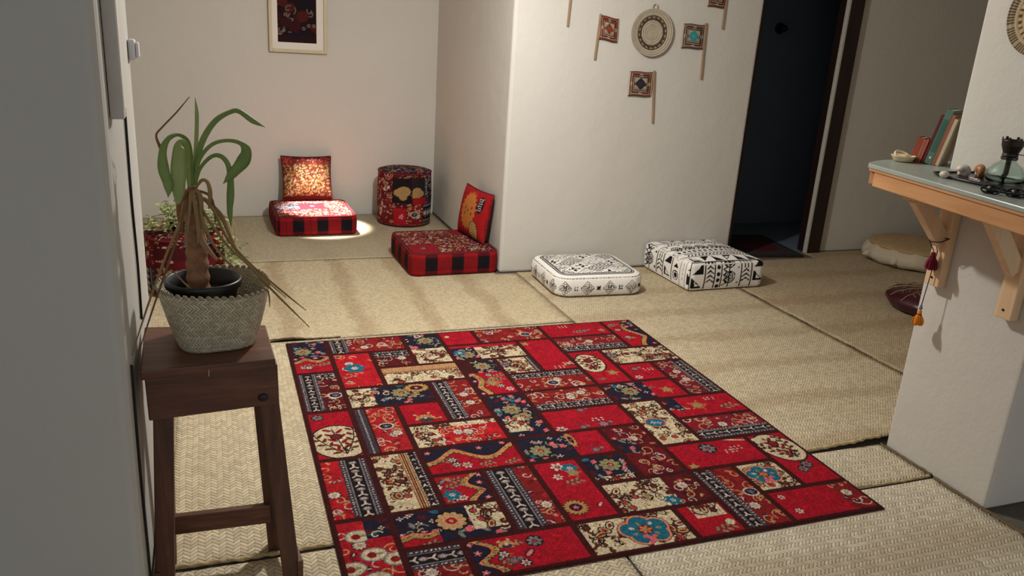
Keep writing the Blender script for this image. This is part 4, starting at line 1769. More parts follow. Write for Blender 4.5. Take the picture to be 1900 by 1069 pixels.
def mud_rows(c, x0, x1, W, rng):
    """rows of tribal marks running along y, placed from x0 to x1"""
    x = x0
    kinds = ['tri', 'chev', 'dots', 'zig', 'arc', 'chevdash', 'tri2', 'ring', 'dash']
    k = 0
    while x < x1:
        q = kinds[k % len(kinds)]
        wd = dict(tri=.055, chev=.038, dots=.026, zig=.030, arc=.046, chevdash=.040, tri2=.055, ring=.05, dash=.03)[q]
        xc = x + wd / 2
        c.stroke([(x, 0), (x, W)], .0042, BW_K)
        y = .01 + rng.rand() * .02
        while y < W:
            if q in ('tri', 'tri2'):
                up = (int(y / .04)) % 2
                s = wd * .36
                pts = [(xc - s, y), (xc + s, y), (xc + (s if up else -s), y + .036)]
                c.poly(pts, BW_K)
                if int(y / .042) % 3 == 0:
                    c.poly([(xc - s * .45, y + .006), (xc + s * .5, y + .006), (xc + (s * .5 if up else -s * .5), y + .022)], BW_W)
                y += .046
            elif q in ('chev', 'chevdash'):
                if q == 'chevdash' and int(y / .013) % 7 > 4:
                    c.stroke([(xc - .006, y), (xc - .006, y + .010)], .004, BW_K)
                    c.stroke([(xc + .006, y), (xc + .006, y + .010)], .004, BW_K)
                else:
                    c.stroke([(xc - wd * .34, y), (xc, y + .010), (xc + wd * .34, y)], .005, BW_K)
                y += .0145
            elif q == 'dots':
                c.disc(xc, y, .0072, BW_K)
                y += .0215
            elif q == 'zig':
                c.stroke([(xc - .008, y), (xc + .008, y + .009), (xc - .008, y + .018)], .0046, BW_K)
                y += .018
            elif q == 'arc':
                for r in (.008, .015, .0215):
                    c.ell(x + .002, y + .022, r, r, BW_K, 0, ring=.004)
                c.disc(xc + .012, y, .004, BW_K)
                y += .052
            elif q == 'ring':
                c.ell(xc, y + .018, .017, .017, BW_K, 0, ring=.004)
                c.ell(xc, y + .018, .009, .009, BW_K)
                c.poly([(xc - .014, y + .044), (xc + .014, y + .044), (xc, y + .058)], BW_K)
                y += .066
            else:
                c.stroke([(xc, y), (xc, y + .007)], .004, BW_K)
                y += .016
        x += wd
        k += 1


def pouf2():
    w, d, h = .545, .54, .18
    rng = np.random.RandomState(12)
    k_ = .52                             # marks drawn small, printed larger
    tt = Cv(d * k_, w * k_, .0020, BW_W)          # x runs along the pouf's depth
    mud_rows(tt, 0, d * k_, w * k_, rng)
    P = 2 * (w + d)
    ss = Cv(P * k_, h * k_, .0020, BW_W)
    mud_rows(ss, 0, P * k_, h * k_, rng)
    t = empty('floor_pouf', (3.005, 4.372, .0075), 'thick cream pouf printed with rows of black tribal marks, beside the dark doorway', 'pouf')
    t.rotation_euler = (0, 0, math.radians(1.5))
    soft_cushion('pouf_body', w, d, h, .0045, t, M['print'], lambda x, y: tt.sample(y * k_, x * k_), lambda u, z: ss.sample(u * k_, z * k_),
                 rv=.035, re=.022, bulge=.022, side_bulge=.012, pinch=.03)
    piping('piping', w - .002, d - .002, .04, h - .012, .0045, M['white_piping'], t)
    piping('piping', w - .002, d - .002, .04, .012, .0045, M['white_piping'], t)


pouf2()


# ------------------------------------------------------------------ round beige cushion and maroon pouf
def round_cushion():
    t = empty('round_floor_cushion', (4.93, 4.47, .0075), 'round beige floor cushion with tan top against the right wall', 'floor cushion')
    R, H = .345, .175
    n = 96
    vs, fs = [], []
    prof = [(.0, 0), (R * .8, 0), (R * .97, .012), (R * 1.06, .045), (R * 1.03, .085), (R * .95, .122), (R * .90, .132)]
    for r, z in prof[1:]:
        for k in range(n):
            a = 2 * PI * k / n
            pl = 1 + (.022 * math.sin(a * 13) + .012 * math.sin(a * 29 + 1)) * math.sin(PI * z / .132)
            vs.append((r * pl * math.cos(a), r * pl * math.sin(a), z + .004 * math.sin(a * 13 + .5) * (z > .01)))
    for i in range(len(prof) - 2):
        for k in range(n):
            k2 = (k + 1) % n
            fs.append((i * n + k, i * n + k2, (i + 1) * n + k2, (i + 1) * n + k))
    fs.append(tuple(range(n - 1, -1, -1)))
    link('pleated_side', pydata('pleated_side', vs, fs), M['cream_canvas'], t)
    mb = MB()
    mb.lathe([(R * .95, .122), (R * .93, .135), (R * .80, .152), (R * .55, .165), (R * .25, .172), (1e-7, .174)], n=72)
    mb.build('cover', M['tan_leather'], t, smooth=True)['label'] = 'tan round top'
    # pointed knotted corner of the cover
    for a in (PI * .90, PI * 1.13):
        mb = MB()
        mb.tube([(R * .98 * math.cos(a), R * .98 * math.sin(a), .05), (R * 1.06 * math.cos(a), R * 1.06 * math.sin(a), .05), (R * 1.14 * math.cos(a), R * 1.14 * math.sin(a), .04)], [.045, .022, .004], 10)
        mb.build('gathered_corner', M['cream_canvas'], t, smooth=True)


round_cushion()


def maroon_pouf():
    t = empty('round_leather_pouf', (4.13, 3.50, .0075), 'small round maroon leather pouf half hidden behind the pillar', 'pouf')
    R = .29
    mb = MB()
    n = 96
    vs, fs = [], []
    prof = [(.72, 0), (.90, .012), (1.0, .05), (.99, .075), (.86, .105), (.6, .125), (.3, .132), (.1, .128)]
    for r, z in prof:
        for k in range(n):
            a = 2 * PI * k / n
            pl = 1 - .012 * abs(math.sin(a * 8)) ** 6
            vs.append((R * r * pl * math.cos(a), R * r * pl * math.sin(a), z - (.004 * (1 - abs(math.sin(a * 8))) ** 3 if z > .09 else 0)))
    for i in range(len(prof) - 1):
        for k in range(n):
            k2 = (k + 1) % n
            fs.append((i * n + k, i * n + k2, (i + 1) * n + k2, (i + 1) * n + k))
    fs.append(tuple(range(n - 1, -1, -1)))
    e = (len(prof) - 1) * n
    fs.append(tuple(range(e, e + n)))
    link('leather_body', pydata('leather_body', vs, fs), M['maroon'], t)
    mb = MB()
    for k in range(16):
        a = 2 * PI * k / 16
        pts = [(R * r * math.cos(a), R * r * math.sin(a), z + .002) for r, z in ((.99, .078), (.86, .105), (.6, .126), (.3, .132))]
        mb.tube(pts, .0018, 5)
        for q in (.45, .62, .78):
            p = (R * q * math.cos(a + .1), R * q * math.sin(a + .1), .131 - .03 * max(0, q - .5))
            p2 = (R * (q + .08) * math.cos(a + .24), R * (q + .08) * math.sin(a + .24), .129 - .035 * max(0, q - .44))
            mb.tube([p, p2], .0014, 5)
    mb.build('stitching', M['gold_stitch'], t)['label'] = 'gold stitched lines'


maroon_pouf()

t = empty('storage_basket', (5.50, 4.62, .0075), 'small dark brown lidded basket in the shadow behind the round beige cushion', 'basket')
mb = MB(); mb.lathe([(.10, 0), (.125, .06), (.13, .14), (.115, .21)], n=40)
mb.build('basket_body', M['dark_leather'], t, smooth=True)
mb = MB(); mb.lathe([(.120, .21), (.122, .225), (.07, .262), (.02, .272), (.018, .285), (1e-7, .288)], n=40)
mb.build('lid', M['dark_leather'], t, smooth=True)

# doormat and rug piece in the doorway
cv = Cv(.66, .62, .006, (58, 54, 54))
cv.ell(.42, .25, .16, .12, (84, 26, 36))
cv.stroke([(.02, .02), (.64, .02), (.64, .60), (.02, .60)], .02, (40, 38, 42), close=True)
t = empty('doormat', (3.835, 5.06, .0035), 'dark grey doormat with a maroon patch in the doorway', 'doormat')
t.rotation_euler = (0, 0, math.radians(-7))
X, Y = np.meshgrid(cv.x - .33, cv.y - .31)
ny_, nx_ = X.shape
vv = [(x, y, .012) for x, y in zip(X.ravel(), Y.ravel())]
ff = [(j * nx_ + i, j * nx_ + i + 1, (j + 1) * nx_ + i + 1, (j + 1) * nx_ + i) for j in range(ny_ - 1) for i in range(nx_ - 1)]
me = pydata('pile', vv, ff)
paint(me, cv.a.reshape(-1, 3))
link('pile', me, M['rug'], t)
mb = MB(); mb.box(-.33, -.31, .0, .33, .31, .0115)
mb.build('backing', M['dark_leather'], t)

# fitting on the dark room's wall
t = empty('wall_hook', (4.40, 5.775, 1.63), 'small dark knob on the wall of the dark room beyond the doorway', 'hook')
mb = MB(); mb.tube([(0, .004, 0), (0, -.008, 0)], .045, 18)
mb.build('plate', M['cable'], t, bevel=.003)
mb = MB(); mb.tube([(0, -.008, .0), (0, -.05, 0)], .014, 12); mb.ball((0, -.06, 0), .028)
mb.build('knob', M['cable'], t, smooth=True)


# ================================================================== STOOL, BASKET, PLANT
SX, SY = -.035, 2.02
stool = empty('wooden_stool', (SX, SY, 0), 'tall dark wooden stool against the left wall carrying the basket with the plant', 'stool')


def L(p):
    return (p[0] - SX, p[1] - SY, p[2])


def beam_part(name, p, q, w, d, mat, up=(0, 1, 0), bev=.003, parent=stool):
    mb = MB()
    mb.beam(L(p), L(q), w, d, up)
    return mb.build(name, mat, parent, bevel=bev)


mb = MB()
mb.prism([(x - SX, y - SY) for x, y in ((-.178, 1.871), (.122, 1.889), (.114, 2.125), (-.186, 2.165))], .677, .70)
mb.build('seat_top', M['dark_wood_x'], stool, bevel=.003)
beam_part('front_apron', (-.170, 1.890, .6225), (.127, 1.905, .6285), .108, .020, M['dark_wood_x'], up=(0, 1, 0.0))
beam_part('back_apron', (-.165, 2.118, .63), (.112, 2.100, .63), .09, .018, M['dark_wood_x'])
beam_part('side_apron', (-.158, 1.905, .632), (-.160, 2.108, .632), .018, .088, M['dark_wood_x'], up=(0, 0, 1))
beam_part('side_apron', (.108, 1.918, .632), (.104, 2.09, .632), .018, .088, M['dark_wood_x'], up=(0, 0, 1))
beam_part('leg', (-.133, 1.925, .676), (-.168, 1.905, .0078), .045, .045, M['dark_wood'])
beam_part('leg', (.098, 1.930, .676), (.152, 1.912, .0078), .045, .045, M['dark_wood'])
beam_part('leg', (-.140, 2.085, .676), (-.166, 2.116, .0078), .036, .040, M['dark_wood'])
beam_part('leg', (.082, 2.072, .676), (.118, 2.116, .0078), .036, .040, M['dark_wood'])
beam_part('stretcher', (-.158, 2.098, .140), (.108, 2.082, .146), .058, .020, M['dark_wood_x'])
beam_part('stretcher', (-.180, 1.880, .118), (-.180, 2.125, .118), .014, .055, M['dark_wood_x'], up=(0, 0, 1))
beam_part('stretcher', (.170, 1.885, .085), (.140, 2.11, .092), .016, .055, M['dark_wood_x'], up=(0, 0, 1))
# the knot and the little nail
mb = MB(); mb.ball(L((.090, 1.889, .598)), .012, .004, .010)
mb.build('knot', M['frame_wood'], stool, smooth=True)
mb = MB(); mb.beam(L((-.032, 1.878, .672)), L((-.031, 1.877, .690)), .0025, .002)
mb.build('nail', M['chrome'], stool)['label'] = 'bright nail in the edge of the top'

BX, BY, BZ = -.012, 2.045, .7005
bask = empty('palm_basket', (BX, BY, BZ), 'square woven palm basket on the dark stool holding the black pot', 'basket')


def build_basket():
    H = .150
    n, m = 96, 26
    vs, fs, uvs = [], [], []

    def ring(t, inner=0.0):
        half = .090 + .043 * t ** .8
        ex = 3.4 - 1.1 * t          # square below, rounder at the rim
        out = []
        for k in range(n):
            a = 2 * PI * k / n
            ca, sa = math.cos(a), math.sin(a)
            q = (abs(ca) ** ex + abs(sa) ** ex) ** (-1 / ex)
            r = (half - inner) * q * (1 + .006 * math.sin(3 * a + t * 2))
            a2 = a + .12
            out.append((r * math.cos(a2), r * math.sin(a2), H * t + .004 * math.sin(2 * a) * t))
        return out
    per = .95
    for j in range(m + 1):
        vs += ring(j / m)
    for j in range(m + 1):
        t = 1 - j / m
        r = ring(t, .0045)
        vs += [(x, y, max(z, .004)) for x, y, z in r]
    tot = 2 * m + 2
    for j in range(tot - 1):
        for k in range(n):
            k2 = (k + 1) % n
            fs.append((j * n + k, j * n + k2, (j + 1) * n + k2, (j + 1) * n + k))
            v0 = j if j <= m else tot - 1 - j
            uvs.append([(k / n * per, v0 * H / m * 1.05), ((k + 1) / n * per, v0 * H / m * 1.05), ((k + 1) / n * per, (v0 + 1) * H / m * 1.05), (k / n * per, (v0 + 1) * H / m * 1.05)])
    fs.append(tuple(range(n - 1, -1, -1)))
    uvs.append([(v[0], v[1]) for v in [vs[i] for i in fs[-1]]])
    e = (tot - 1) * n
    fs.append(tuple(range(e, e + n)))
    uvs.append([(vs[i][0], vs[i][1]) for i in fs[-1]])
    me = pydata('woven_side', vs, fs)
    ul = me.uv_layers.new(name='weave')
    flat = [c for f in uvs for uv in f for c in uv]
    ul.data.foreach_set('uv', flat)
    link('woven_side', me, M['basket'], bask)
    # scalloped rim: every leaf folded over
    mb = MB()
    rim = ring(1.0, .002)
    for k in range(0, n, 2):
        p, q = Vector(rim[k]), Vector(rim[(k + 2) % n])
        c = (p + q) / 2
        tdir = (q - p).normalized()
        ang = math.atan2(tdir.y, tdir.x)
        mat = Matrix.Rotation(ang, 3, 'Z') @ Matrix.Rotation(.6, 3, 'Y')
        mb.ball((c.x, c.y, c.z + .001), .0078, .0042, .0050, 8, 6, mat)
    mb.build('braided_rim', M['basket'], bask, smooth=True)


build_basket()

PXc, PYc, PZc = -.034, 2.040, .7055
plant = empty('potted_plant', (PXc, PYc, PZc), 'leggy potted plant with drooping green and dried leaves in a black pot inside the basket', 'potted plant')


def Q(p):
    return (p[0] - PXc, p[1] - PYc, p[2] - PZc)


mb = MB()
mb.lathe([(.058, 0), (.062, .002), (.080, .140), (.082, .142), (.090, .144), (.091, .158), (.088, .162), (.083, .160), (.076, .120), (.074, .112)], n=56)
mb.build('pot', M['black_plastic'], plant, smooth=True)
mb = MB()
mb.lathe([(.0755, .112), (.06, .120), (.03, .127), (1e-7, .13)], n=40)
mb.build('soil', M['soil'], plant, smooth=True)


def zp(zx, zy, dy=0.0):
    p = at_y(200 + zx / 2.017, 130 + zy / 2.017, PYc + dy)
    return Vector(Q(p))


def cat(pts, per=8):
    out = []
    n = len(pts)
    for i in range(n - 1):
        p0, p1, p2, p3 = pts[max(i - 1, 0)], pts[i], pts[i + 1], pts[min(i + 2, n - 1)]
        for k in range(per):
            t = k / per
            out.append(.5 * ((2 * p1) + (p2 - p0) * t + (2 * p0 - 5 * p1 + 4 * p2 - p3) * t * t + (3 * p1 - p0 - 3 * p2 + p3) * t ** 3))
    out.append(pts[-1])
    return out


def leaf(name, path, widths, mat, roll=0.0, fold=.25, droll=0.0):
    """path: (zx, zy, dy) in the zoomed photo frame, turned into a real ribbon with depth"""
    ctr = [zp(*p) for p in path]
    pts = cat(ctr)
    ws = []
    for i in range(len(widths) - 1):
        for k in range(8):
            t = k / 8
            t = t * t * (3 - 2 * t)
            ws.append(widths[i] * (1 - t) + widths[i + 1] * t)
    ws.append(widths[-1])
    K = 7.55e-4
    vs, fs = [], []
    N = len(pts)
    for i, p in enumerate(pts):
        t = (pts[min(i + 1, N - 1)] - pts[max(i - 1, 0)]).normalized()
        view = Vector((.1, 1, -.15)).normalized()
        s = t.cross(view)
        if s.length < 1e-4:
            s = Vector((1, 0, 0))
        s.normalize()
        nn = s.cross(t).normalized()
        r = roll + droll * i / N
        s2 = s * math.cos(r) + nn * math.sin(r)
        n2 = nn * math.cos(r) - s * math.sin(r)
        w = max(ws[i] * .88, .6) * K / 2
        for q in (-1, -.5, 0, .5, 1):
            vs.append(tuple(p + s2 * w * q + n2 * w * fold * abs(q)))
    for i in range(N - 1):
        for q in range(4):
            a = i * 5 + q
            fs.append((a, a + 1, a + 6, a + 5))
    o = link(name, pydata(name, vs, fs), mat, plant)
    so = o.modifiers.new('thickness', 'SOLIDIFY')
    so.thickness = .0009
    so.offset = 0
    return o


G, Yg, D, Bn = M['leaf'], M['leaf_young'], M['leaf_dry'], M['leaf_brown']
leaf('leaf', [(318, 430, 0), (312, 340, .0), (300, 270, -.01), (265, 243, -.03), (228, 256, -.05), (206, 300, -.06), (208, 370, -.065), (226, 430, -.065), (226, 476, -.065)],
     [12, 16, 15, 11, 16, 24, 36, 32, 3], G, .1, .3)
leaf('dry_leaf', [(204, 305, -.055), (192, 282, -.05), (181, 243, -.045), (205, 212, -.04), (255, 160, -.03), (306, 100, -.02)], [12, 10, 7, 6, 5, 2], Bn, .2, .5)
leaf('leaf', [(305, 440, -.005), (300, 370, -.01), (292, 300, -.02), (278, 279, -.035), (266, 300, -.05), (264, 370, -.06), (264, 440, -.062), (262, 505, -.06)],
     [12, 20, 30, 36, 40, 52, 44, 14], Yg, 0, .22)
leaf('leaf', [(320, 440, .0), (325, 350, .005), (330, 260, .01), (332, 170, .01), (327, 104, .01)], [14, 16, 15, 14, 2], Yg, .3, .4)
leaf('leaf', [(326, 420, .0), (336, 330, .0), (358, 255, .01), (402, 190, .02), (455, 158, .03), (490, 154, .035), (540, 188, .04), (588, 214, .04)],
     [12, 18, 22, 20, 16, 17, 20, 2], G, .2, .3)
leaf('leaf', [(326, 430, 0), (340, 340, -.01), (385, 282, -.02), (440, 264, -.03), (492, 272, -.04), (518, 300, -.045), (508, 340, -.05), (470, 385, -.05), (432, 425, -.05)],
     [10, 14, 13, 12, 14, 34, 46, 34, 3], G, .15, .3)
leaf('leaf', [(328, 430, 0), (345, 370, -.01), (385, 326, -.02), (420, 322, -.03), (447, 350, -.035), (458, 400, -.04), (458, 470, -.04), (456, 530, -.04), (462, 584, -.04)],
     [9, 12, 13, 16, 18, 22, 27, 20, 3], G, -.2, .3)
leaf('leaf', [(312, 440, .01), (300, 390, .01), (292, 360, .0)], [14, 12, 6], Yg, 0, .3)
leaf('dry_leaf', [(330, 440, .0), (352, 412, -.005), (374, 420, -.01), (384, 462, -.02), (378, 520, -.025)], [8, 12, 14, 16, 6], D, .3, .4)
for path, w, mt in [
    ([(286, 470, -.02), (268, 570, -.06), (215, 700, -.10), (150, 880, -.15), (90, 1068, -.19)], [12, 10, 9, 7, 3], D),
    ([(296, 480, -.03), (268, 600, -.07), (225, 730, -.11), (170, 890, -.14), (120, 1045, -.16)], [10, 9, 8, 6, 3], Bn),
    ([(236, 745, -.06), (290, 800, -.07), (346, 852, -.09)], [4, 6, 3], D),
    ([(330, 460, -.01), (392, 520, -.03), (440, 620, -.05), (520, 715, -.07), (630, 810, -.08), (742, 900, -.08)], [12, 12, 11, 10, 8, 3], D),
    ([(325, 470, -.02), (375, 560, -.05), (450, 660, -.08), (520, 725, -.10), (620, 830, -.12), (754, 962, -.12)], [10, 12, 10, 10, 9, 3], D),
    ([(335, 470, -.02), (360, 580, -.06), (420, 690, -.09), (510, 770, -.12), (604, 832, -.13)], [10, 14, 10, 9, 7], D),
    ([(360, 480, -.01), (420, 540, -.02), (452, 610, -.03), (490, 690, -.05), (560, 760, -.06), (668, 852, -.06)], [12, 16, 12, 9, 7, 2], D),
    ([(598, 822, -.12), (604, 850, -.12), (606, 888, -.12)], [5, 5, 2], Bn),
    ([(345, 600, -.03), (352, 640, -.04), (400, 700, -.05), (412, 712, -.05)], [20, 22, 12, 4], D),
    ([(322, 450, -.02), (345, 470, -.035), (352, 540, -.04), (356, 600, -.04)], [12, 16, 14, 4], D),
    ([(300, 455, -.02), (282, 500, -.03), (276, 560, -.04), (282, 620, -.04)], [14, 18, 16, 4], Bn),
    ([(318, 450, -.03), (330, 520, -.04), (340, 590, -.045), (338, 650, -.045)], [12, 16, 16, 4], D),
    ([(310, 455, -.03), (300, 540, -.04), (292, 620, -.04), (298, 690, -.04)], [12, 16, 14, 4], D),
    ([(332, 450, -.015), (380, 470, -.02), (398, 520, -.02), (402, 570, -.02)], [8, 10, 10, 3], Bn),
    ([(262, 500, -.06), (262, 540, -.06), (268, 580, -.06)], [14, 10, 3], Bn),
]:
    leaf('dry_leaf', path, w, mt, random.uniform(-.5, .5), .35, random.uniform(-.4, .4))
# trunk with leaf scars
mb = MB()
tp = cat([zp(340, 822), zp(334, 700), zp(326, 580), zp(318, 500), zp(318, 440)], 14)
rr = []
for i in range(len(tp)):
    s = i / (len(tp) - 1)
    rr.append((.0275 * (1 - s) + .0185 * s) * (1 + .07 * math.sin(i * 1.25)) * (1 if s < .9 else 1 - (s - .9) * 4))
mb.tube(tp, rr, 18)
mb.build('trunk', M['trunk'], plant, smooth=True)

# trailing plant on the low drum
TY = 4.60
tp_loc = (-.165, 4.62, .357)
tplant = empty('trailing_plant', tp_loc, 'pale green small-leaved trailing plant on the low drum stool behind the potted plant', 'potted plant')
mb = MB()
mb.lathe([(.055, 0), (.072, .045), (.076, .05), (.070, .052), (.066, .04), (1e-7, .038)], n=36)
mb.build('pot', M['black_plastic'], tplant, smooth=True)
rng = random.Random(3)
fol, stems = MB(), MB()


def drum_clear(p):
    dx, dy = p[0] + .165, p[1] - 4.62
    r = math.hypot(dx, dy)
    if p[2] < .37 and r < .240:
        if p[2] > .30:
            return (p[0], p[1], .385 + rng.random() * .03)
        k = .242 / max(r, 1e-3)
        return (-.165 + dx * k, 4.62 + dy * k, p[2])
    return p


clumps = [(225, 520, 34, 26, 70), (160, 575, 26, 22, 46), (255, 560, 40, 34, 70), (215, 600, 40, 22, 30), (330, 545, 60, 36, 90), (405, 560, 34, 34, 60), (410, 630, 42, 48, 120), (450, 670, 46, 40, 120), (470, 700, 26, 20, 40), (365, 600, 40, 36, 70)]
for cx, cy, sx, sy, n in clumps:
    for k in range(n):
        zx, zy = cx + rng.gauss(0, sx * .55), cy + rng.gauss(0, sy * .55)
        p = at_y(200 + zx / 2.017, 130 + zy / 2.017, TY - .06 + rng.uniform(-.1, .08))
        p = drum_clear((p[0], p[1], max(.03, p[2])))
        c = Vector((p[0] - tp_loc[0], p[1] - tp_loc[1], p[2] - tp_loc[2]))
        R = Matrix.Rotation(rng.uniform(0, 6.3), 3, 'Z') @ Matrix.Rotation(rng.uniform(-1.2, 1.2), 3, 'X')
        a, bb = rng.uniform(.011, .019), rng.uniform(.005, .009)
        pr = [(-a, 0, 0), (-a * .3, bb, .003), (a * .5, bb * .8, .003), (a, 0, -.002), (a * .5, -bb * .8, .003), (-a * .3, -bb, .003), (0, 0, -.0025)]
        q = [tuple(c + R @ Vector(v)) for v in pr]
        fol.add(q, [(0, 1, 6), (1, 2, 6), (2, 3, 6), (3, 4, 6), (4, 5, 6), (5, 0, 6), (0, 5, 4, 3, 2, 1)])
    p = at_y(200 + cx / 2.017, 130 + cy / 2.017, TY - .08)
    p = drum_clear((p[0], p[1], max(.04, p[2])))
    e = Vector((p[0] - tp_loc[0], p[1] - tp_loc[1], p[2] - tp_loc[2]))
    stems.tube(cat([Vector((e.x * .1, e.y * .1, .045)), Vector((e.x * .55, e.y * .55, .085)), Vector((e.x * 1.03, e.y * 1.03, max(.05, e.z + .03))), e], 5), .0026, 6)
o = fol.build('foliage', M['succulent'], tplant)
stems.build('stem', M['leaf_dry'], tplant, smooth=True)

# ================================================================== PILLAR TABLE
TZ = 1.121
table = empty('wall_table', (2.47, 1.95, 1.055), 'narrow teal-topped wooden table board bracketed to the pillar', 'table')


def T(p):
    return (p[0] - 2.47, p[1] - 1.95, p[2] - 1.055)


poly = [(2.040, 1.36), (2.186, 2.235), (2.192, 2.262), (2.215, 2.285), (2.27, 2.318), (2.34, 2.342), (2.42, 2.352), (2.64, 2.352), (2.64, 2.178), (2.464, 2.178), (2.464, 1.36)][::-1]
mb = MB(); mb.prism([(x - 2.47, y - 1.95) for x, y in poly], .050, .066)
mb.build('tabletop', M['teal_top'], table, bevel=.003)
poly2 = [(x + (.003 if x < 2.4 else 0), y - (.003 if y > 2.2 else 0)) for x, y in poly]
mb = MB(); mb.prism([(x - 2.47, y - 1.95) for x, y in poly2], .0415, .0497)
mb.build('edge_board', M['pine'], table)['label'] = 'pale board under the teal top'
mb = MB(); mb.beam(T((2.204, 2.228, 1.071)), T((2.062, 1.37, 1.071)), .022, .052, (0, 0, 1))
mb.build('front_rail', M['pine'], table, bevel=.003)
mb = MB(); mb.beam(T((2.210, 2.252, 1.071)), T((2.44, 2.325, 1.071)), .022, .048, (0, 0, 1))
mb.build('end_rail', M['pine'], table, bevel=.003)
for yy, zb in ((2.100, .705), (1.800, .685)):
    br = MB()
    br.box(2.430, yy - .030, zb, 2.4685, yy + .030, 1.020)
    br.v = [T(v) for v in br.v]
    po = br.build('bracket_post', M['pine_v'], table, bevel=.003)
    mb = MB(); mb.beam(T((2.4685, yy, 1.037)), T((2.235 - (2.100 - yy) * .1, yy, 1.037)), .048, .028, (0, 0, 1))
    mb.build('bracket_arm', M['pine_v'], table, bevel=.003)
    mb = MB(); mb.beam(T((2.285, yy + .008, 1.030)), T((2.432, yy, zb + .165)), .056, .032, (0, 1, 0))
    mb.build('bracket_strut', M['pine_v'], table, bevel=.003)
    for dz in (.03, .16):
        mb = MB(); mb.tube([T((2.4298, yy + .002, zb + dz)), T((2.4278, yy + .002, zb + dz))], .0042, 10)
        mb.build('screw', M['screw'], po)
    if yy < 2:
        po['label'] = 'bracket post nearest the picture edge'

# things on the table
BK = [  # name colour thickness height depth label
    ((196, 178, 150), .011, .190, .125, 'tan book leaning against the back of the pillar'),
    ((150, 92, 70), .012, .205, .135, 'red-brown tall book between the tan and the green book'),
    ((84, 116, 100), .024, .222, .140, 'tall grey-green book, thickest of the leaning row'),
    ((92, 30, 34), .009, .200, .130, 'thin dark maroon book left of the green one'),
    ((168, 84, 62), .010, .098, .080, 'small rust booklet beside the maroon book'),
    ((158, 96, 78), .008, .096, .078, 'thin faded brick booklet in the middle of the small ones'),
    ((142, 62, 42), .020, .100, .080, 'small red-brown book at the left end of the row'),
]
yb = 2.205
th = math.radians(11)
for i, (c, tk, hh, dp, lab) in enumerate(BK):
    if i == 4:
        yb += .003
    t = empty('book', (2.452 - (yb - 2.215) * .30, yb, TZ + .0006), lab, 'book', 'books leaning at the end of the pillar table')
    t.rotation_euler = (th, 0, math.radians(24))
    hh, dp = hh * .9, dp * .72
    mt = book_mat('book_cover_' + str(i), c)
    mb = MB()
    mb.box(0, 0, 0, dp, .0016, hh); mb.box(0, tk - .0016, 0, dp, tk, hh); mb.box(-.0015, 0, 0, .0002, tk, hh)
    mb.build('cover', mt, t)
    mb = MB()
    mb.box(.0005, .0017, .002, dp - .004, tk - .0017, hh - .003)
    mb.build('pages', M['paper'], t)
    if i == 2:
        mb = MB(); mb.box(-.0022, .004, .045, -.0014, tk - .004, .165)
        mb.build('spine_band', book_mat('spine_band_green', (58, 96, 84)), t)
        mb = MB(); mb.box(-.0022, .009, .020, -.0014, tk - .009, .027)
        mb.build('spine_mark', M['mount'], t)
    yb += (tk / math.cos(th) + .0008) * 1.02

t = empty('oval_dish', (2.384, 2.300, TZ + .0004), 'cream oval dish at the far end of the pillar table', 'dish')
mb = MB()
mb.lathe([(.020, 0), (.030, .004), (.038, .020), (.040, .022), (.0385, .0235), (.033, .020), (.024, .008), (1e-7, .006)], n=40, sx=1.12, sy=1.05)
mb.build('dish_body', M['cream_ceramic'], t, smooth=True)
mb = MB()
mb.tube([(.03 * math.cos(a), .034 * math.sin(a) * .9, .022 + .012 * math.sin((a - .2) / (PI - .4) * PI)) for a in [.2 + (PI - .4) * k / 16 for k in range(17)]], .004, 8)
mb.build('handle', M['cream_ceramic'], t, smooth=True)

t = empty('metal_tray', (2.362, 1.86, TZ + .0004), 'flat dark metal tray under the oil lamp and shells', 'tray')
mb = MB(); mb.prism([(-.118, .150), (-.085, .195), (.09, .195), (.098, .18), (.098, -.2), (-.118, -.2)][::-1], 0, .003)
mb.build('tray_base', M['steel'], t, bevel=.001)
mb = MB()
mb.tube([(-.118, -.2, .006), (-.118, .150, .006), (-.085, .195, .006), (.09, .195, .006), (.098, .18, .006), (.098, -.2, .006)], .0032, 8)
mb.build('raised_rim', M['steel'], t, smooth=True)
TT = TZ + .0036

LX, LY = 2.388, 1.882
t = empty('oil_lamp', (LX, LY, TT), 'glass oil lamp with dark burner on the metal tray', 'oil lamp')
mb = MB()
mb.lathe([(.040, 0), (.052, .004), (.060, .018), (.058, .034), (.044, .054), (.026, .066), (.022, .070), (.022, .082), (.019, .082), (.019, .070), (.024, .064),
          (.042, .051), (.055, .033), (.057, .018), (.050, .007), (1e-7, .006)], n=48)
mb.build('glass_font', M['glass'], t, smooth=True)
mb = MB(); mb.lathe([(.0235, .074), (.025, .076), (.025, .082), (.0235, .084)], n=32)
mb.build('neck_ring', M['glass'], t, smooth=True)
mb = MB(); mb.lathe([(.0185, .083), (.024, .086), (.022, .094), (.025, .102), (.031, .118), (.0325, .133), (.0315, .136), (.029, .132), (.020, .110), (1e-7, .108)], n=36)
for k in range(6):
    a = k * PI / 3 + .3
    mb.box(-.004, -.0012, 0, .004, .0012, .012, Matrix.Translation((.0315 * math.cos(a), .0315 * math.sin(a), .132)) @ Matrix.Rotation(a + PI / 2, 4, 'Z'))
mb.build('burner', M['brass'], t, smooth=False)
mb = MB(); mb.tube([(.0, -.022, .094), (.0, -.085, .0955)], .0014, 8); mb.ball((.0, -.088, .0955), .006, .003, .006)
mb.build('wick_winder', M['brass'], t, smooth=True)
mb = MB(); mb.tube([(0, 0, .106), (0, 0, .060), (.004, .003, .03), (-.006, .004, .009)], .008, 10)
mb.build('wick', M['dark_leather'], t, smooth=True)


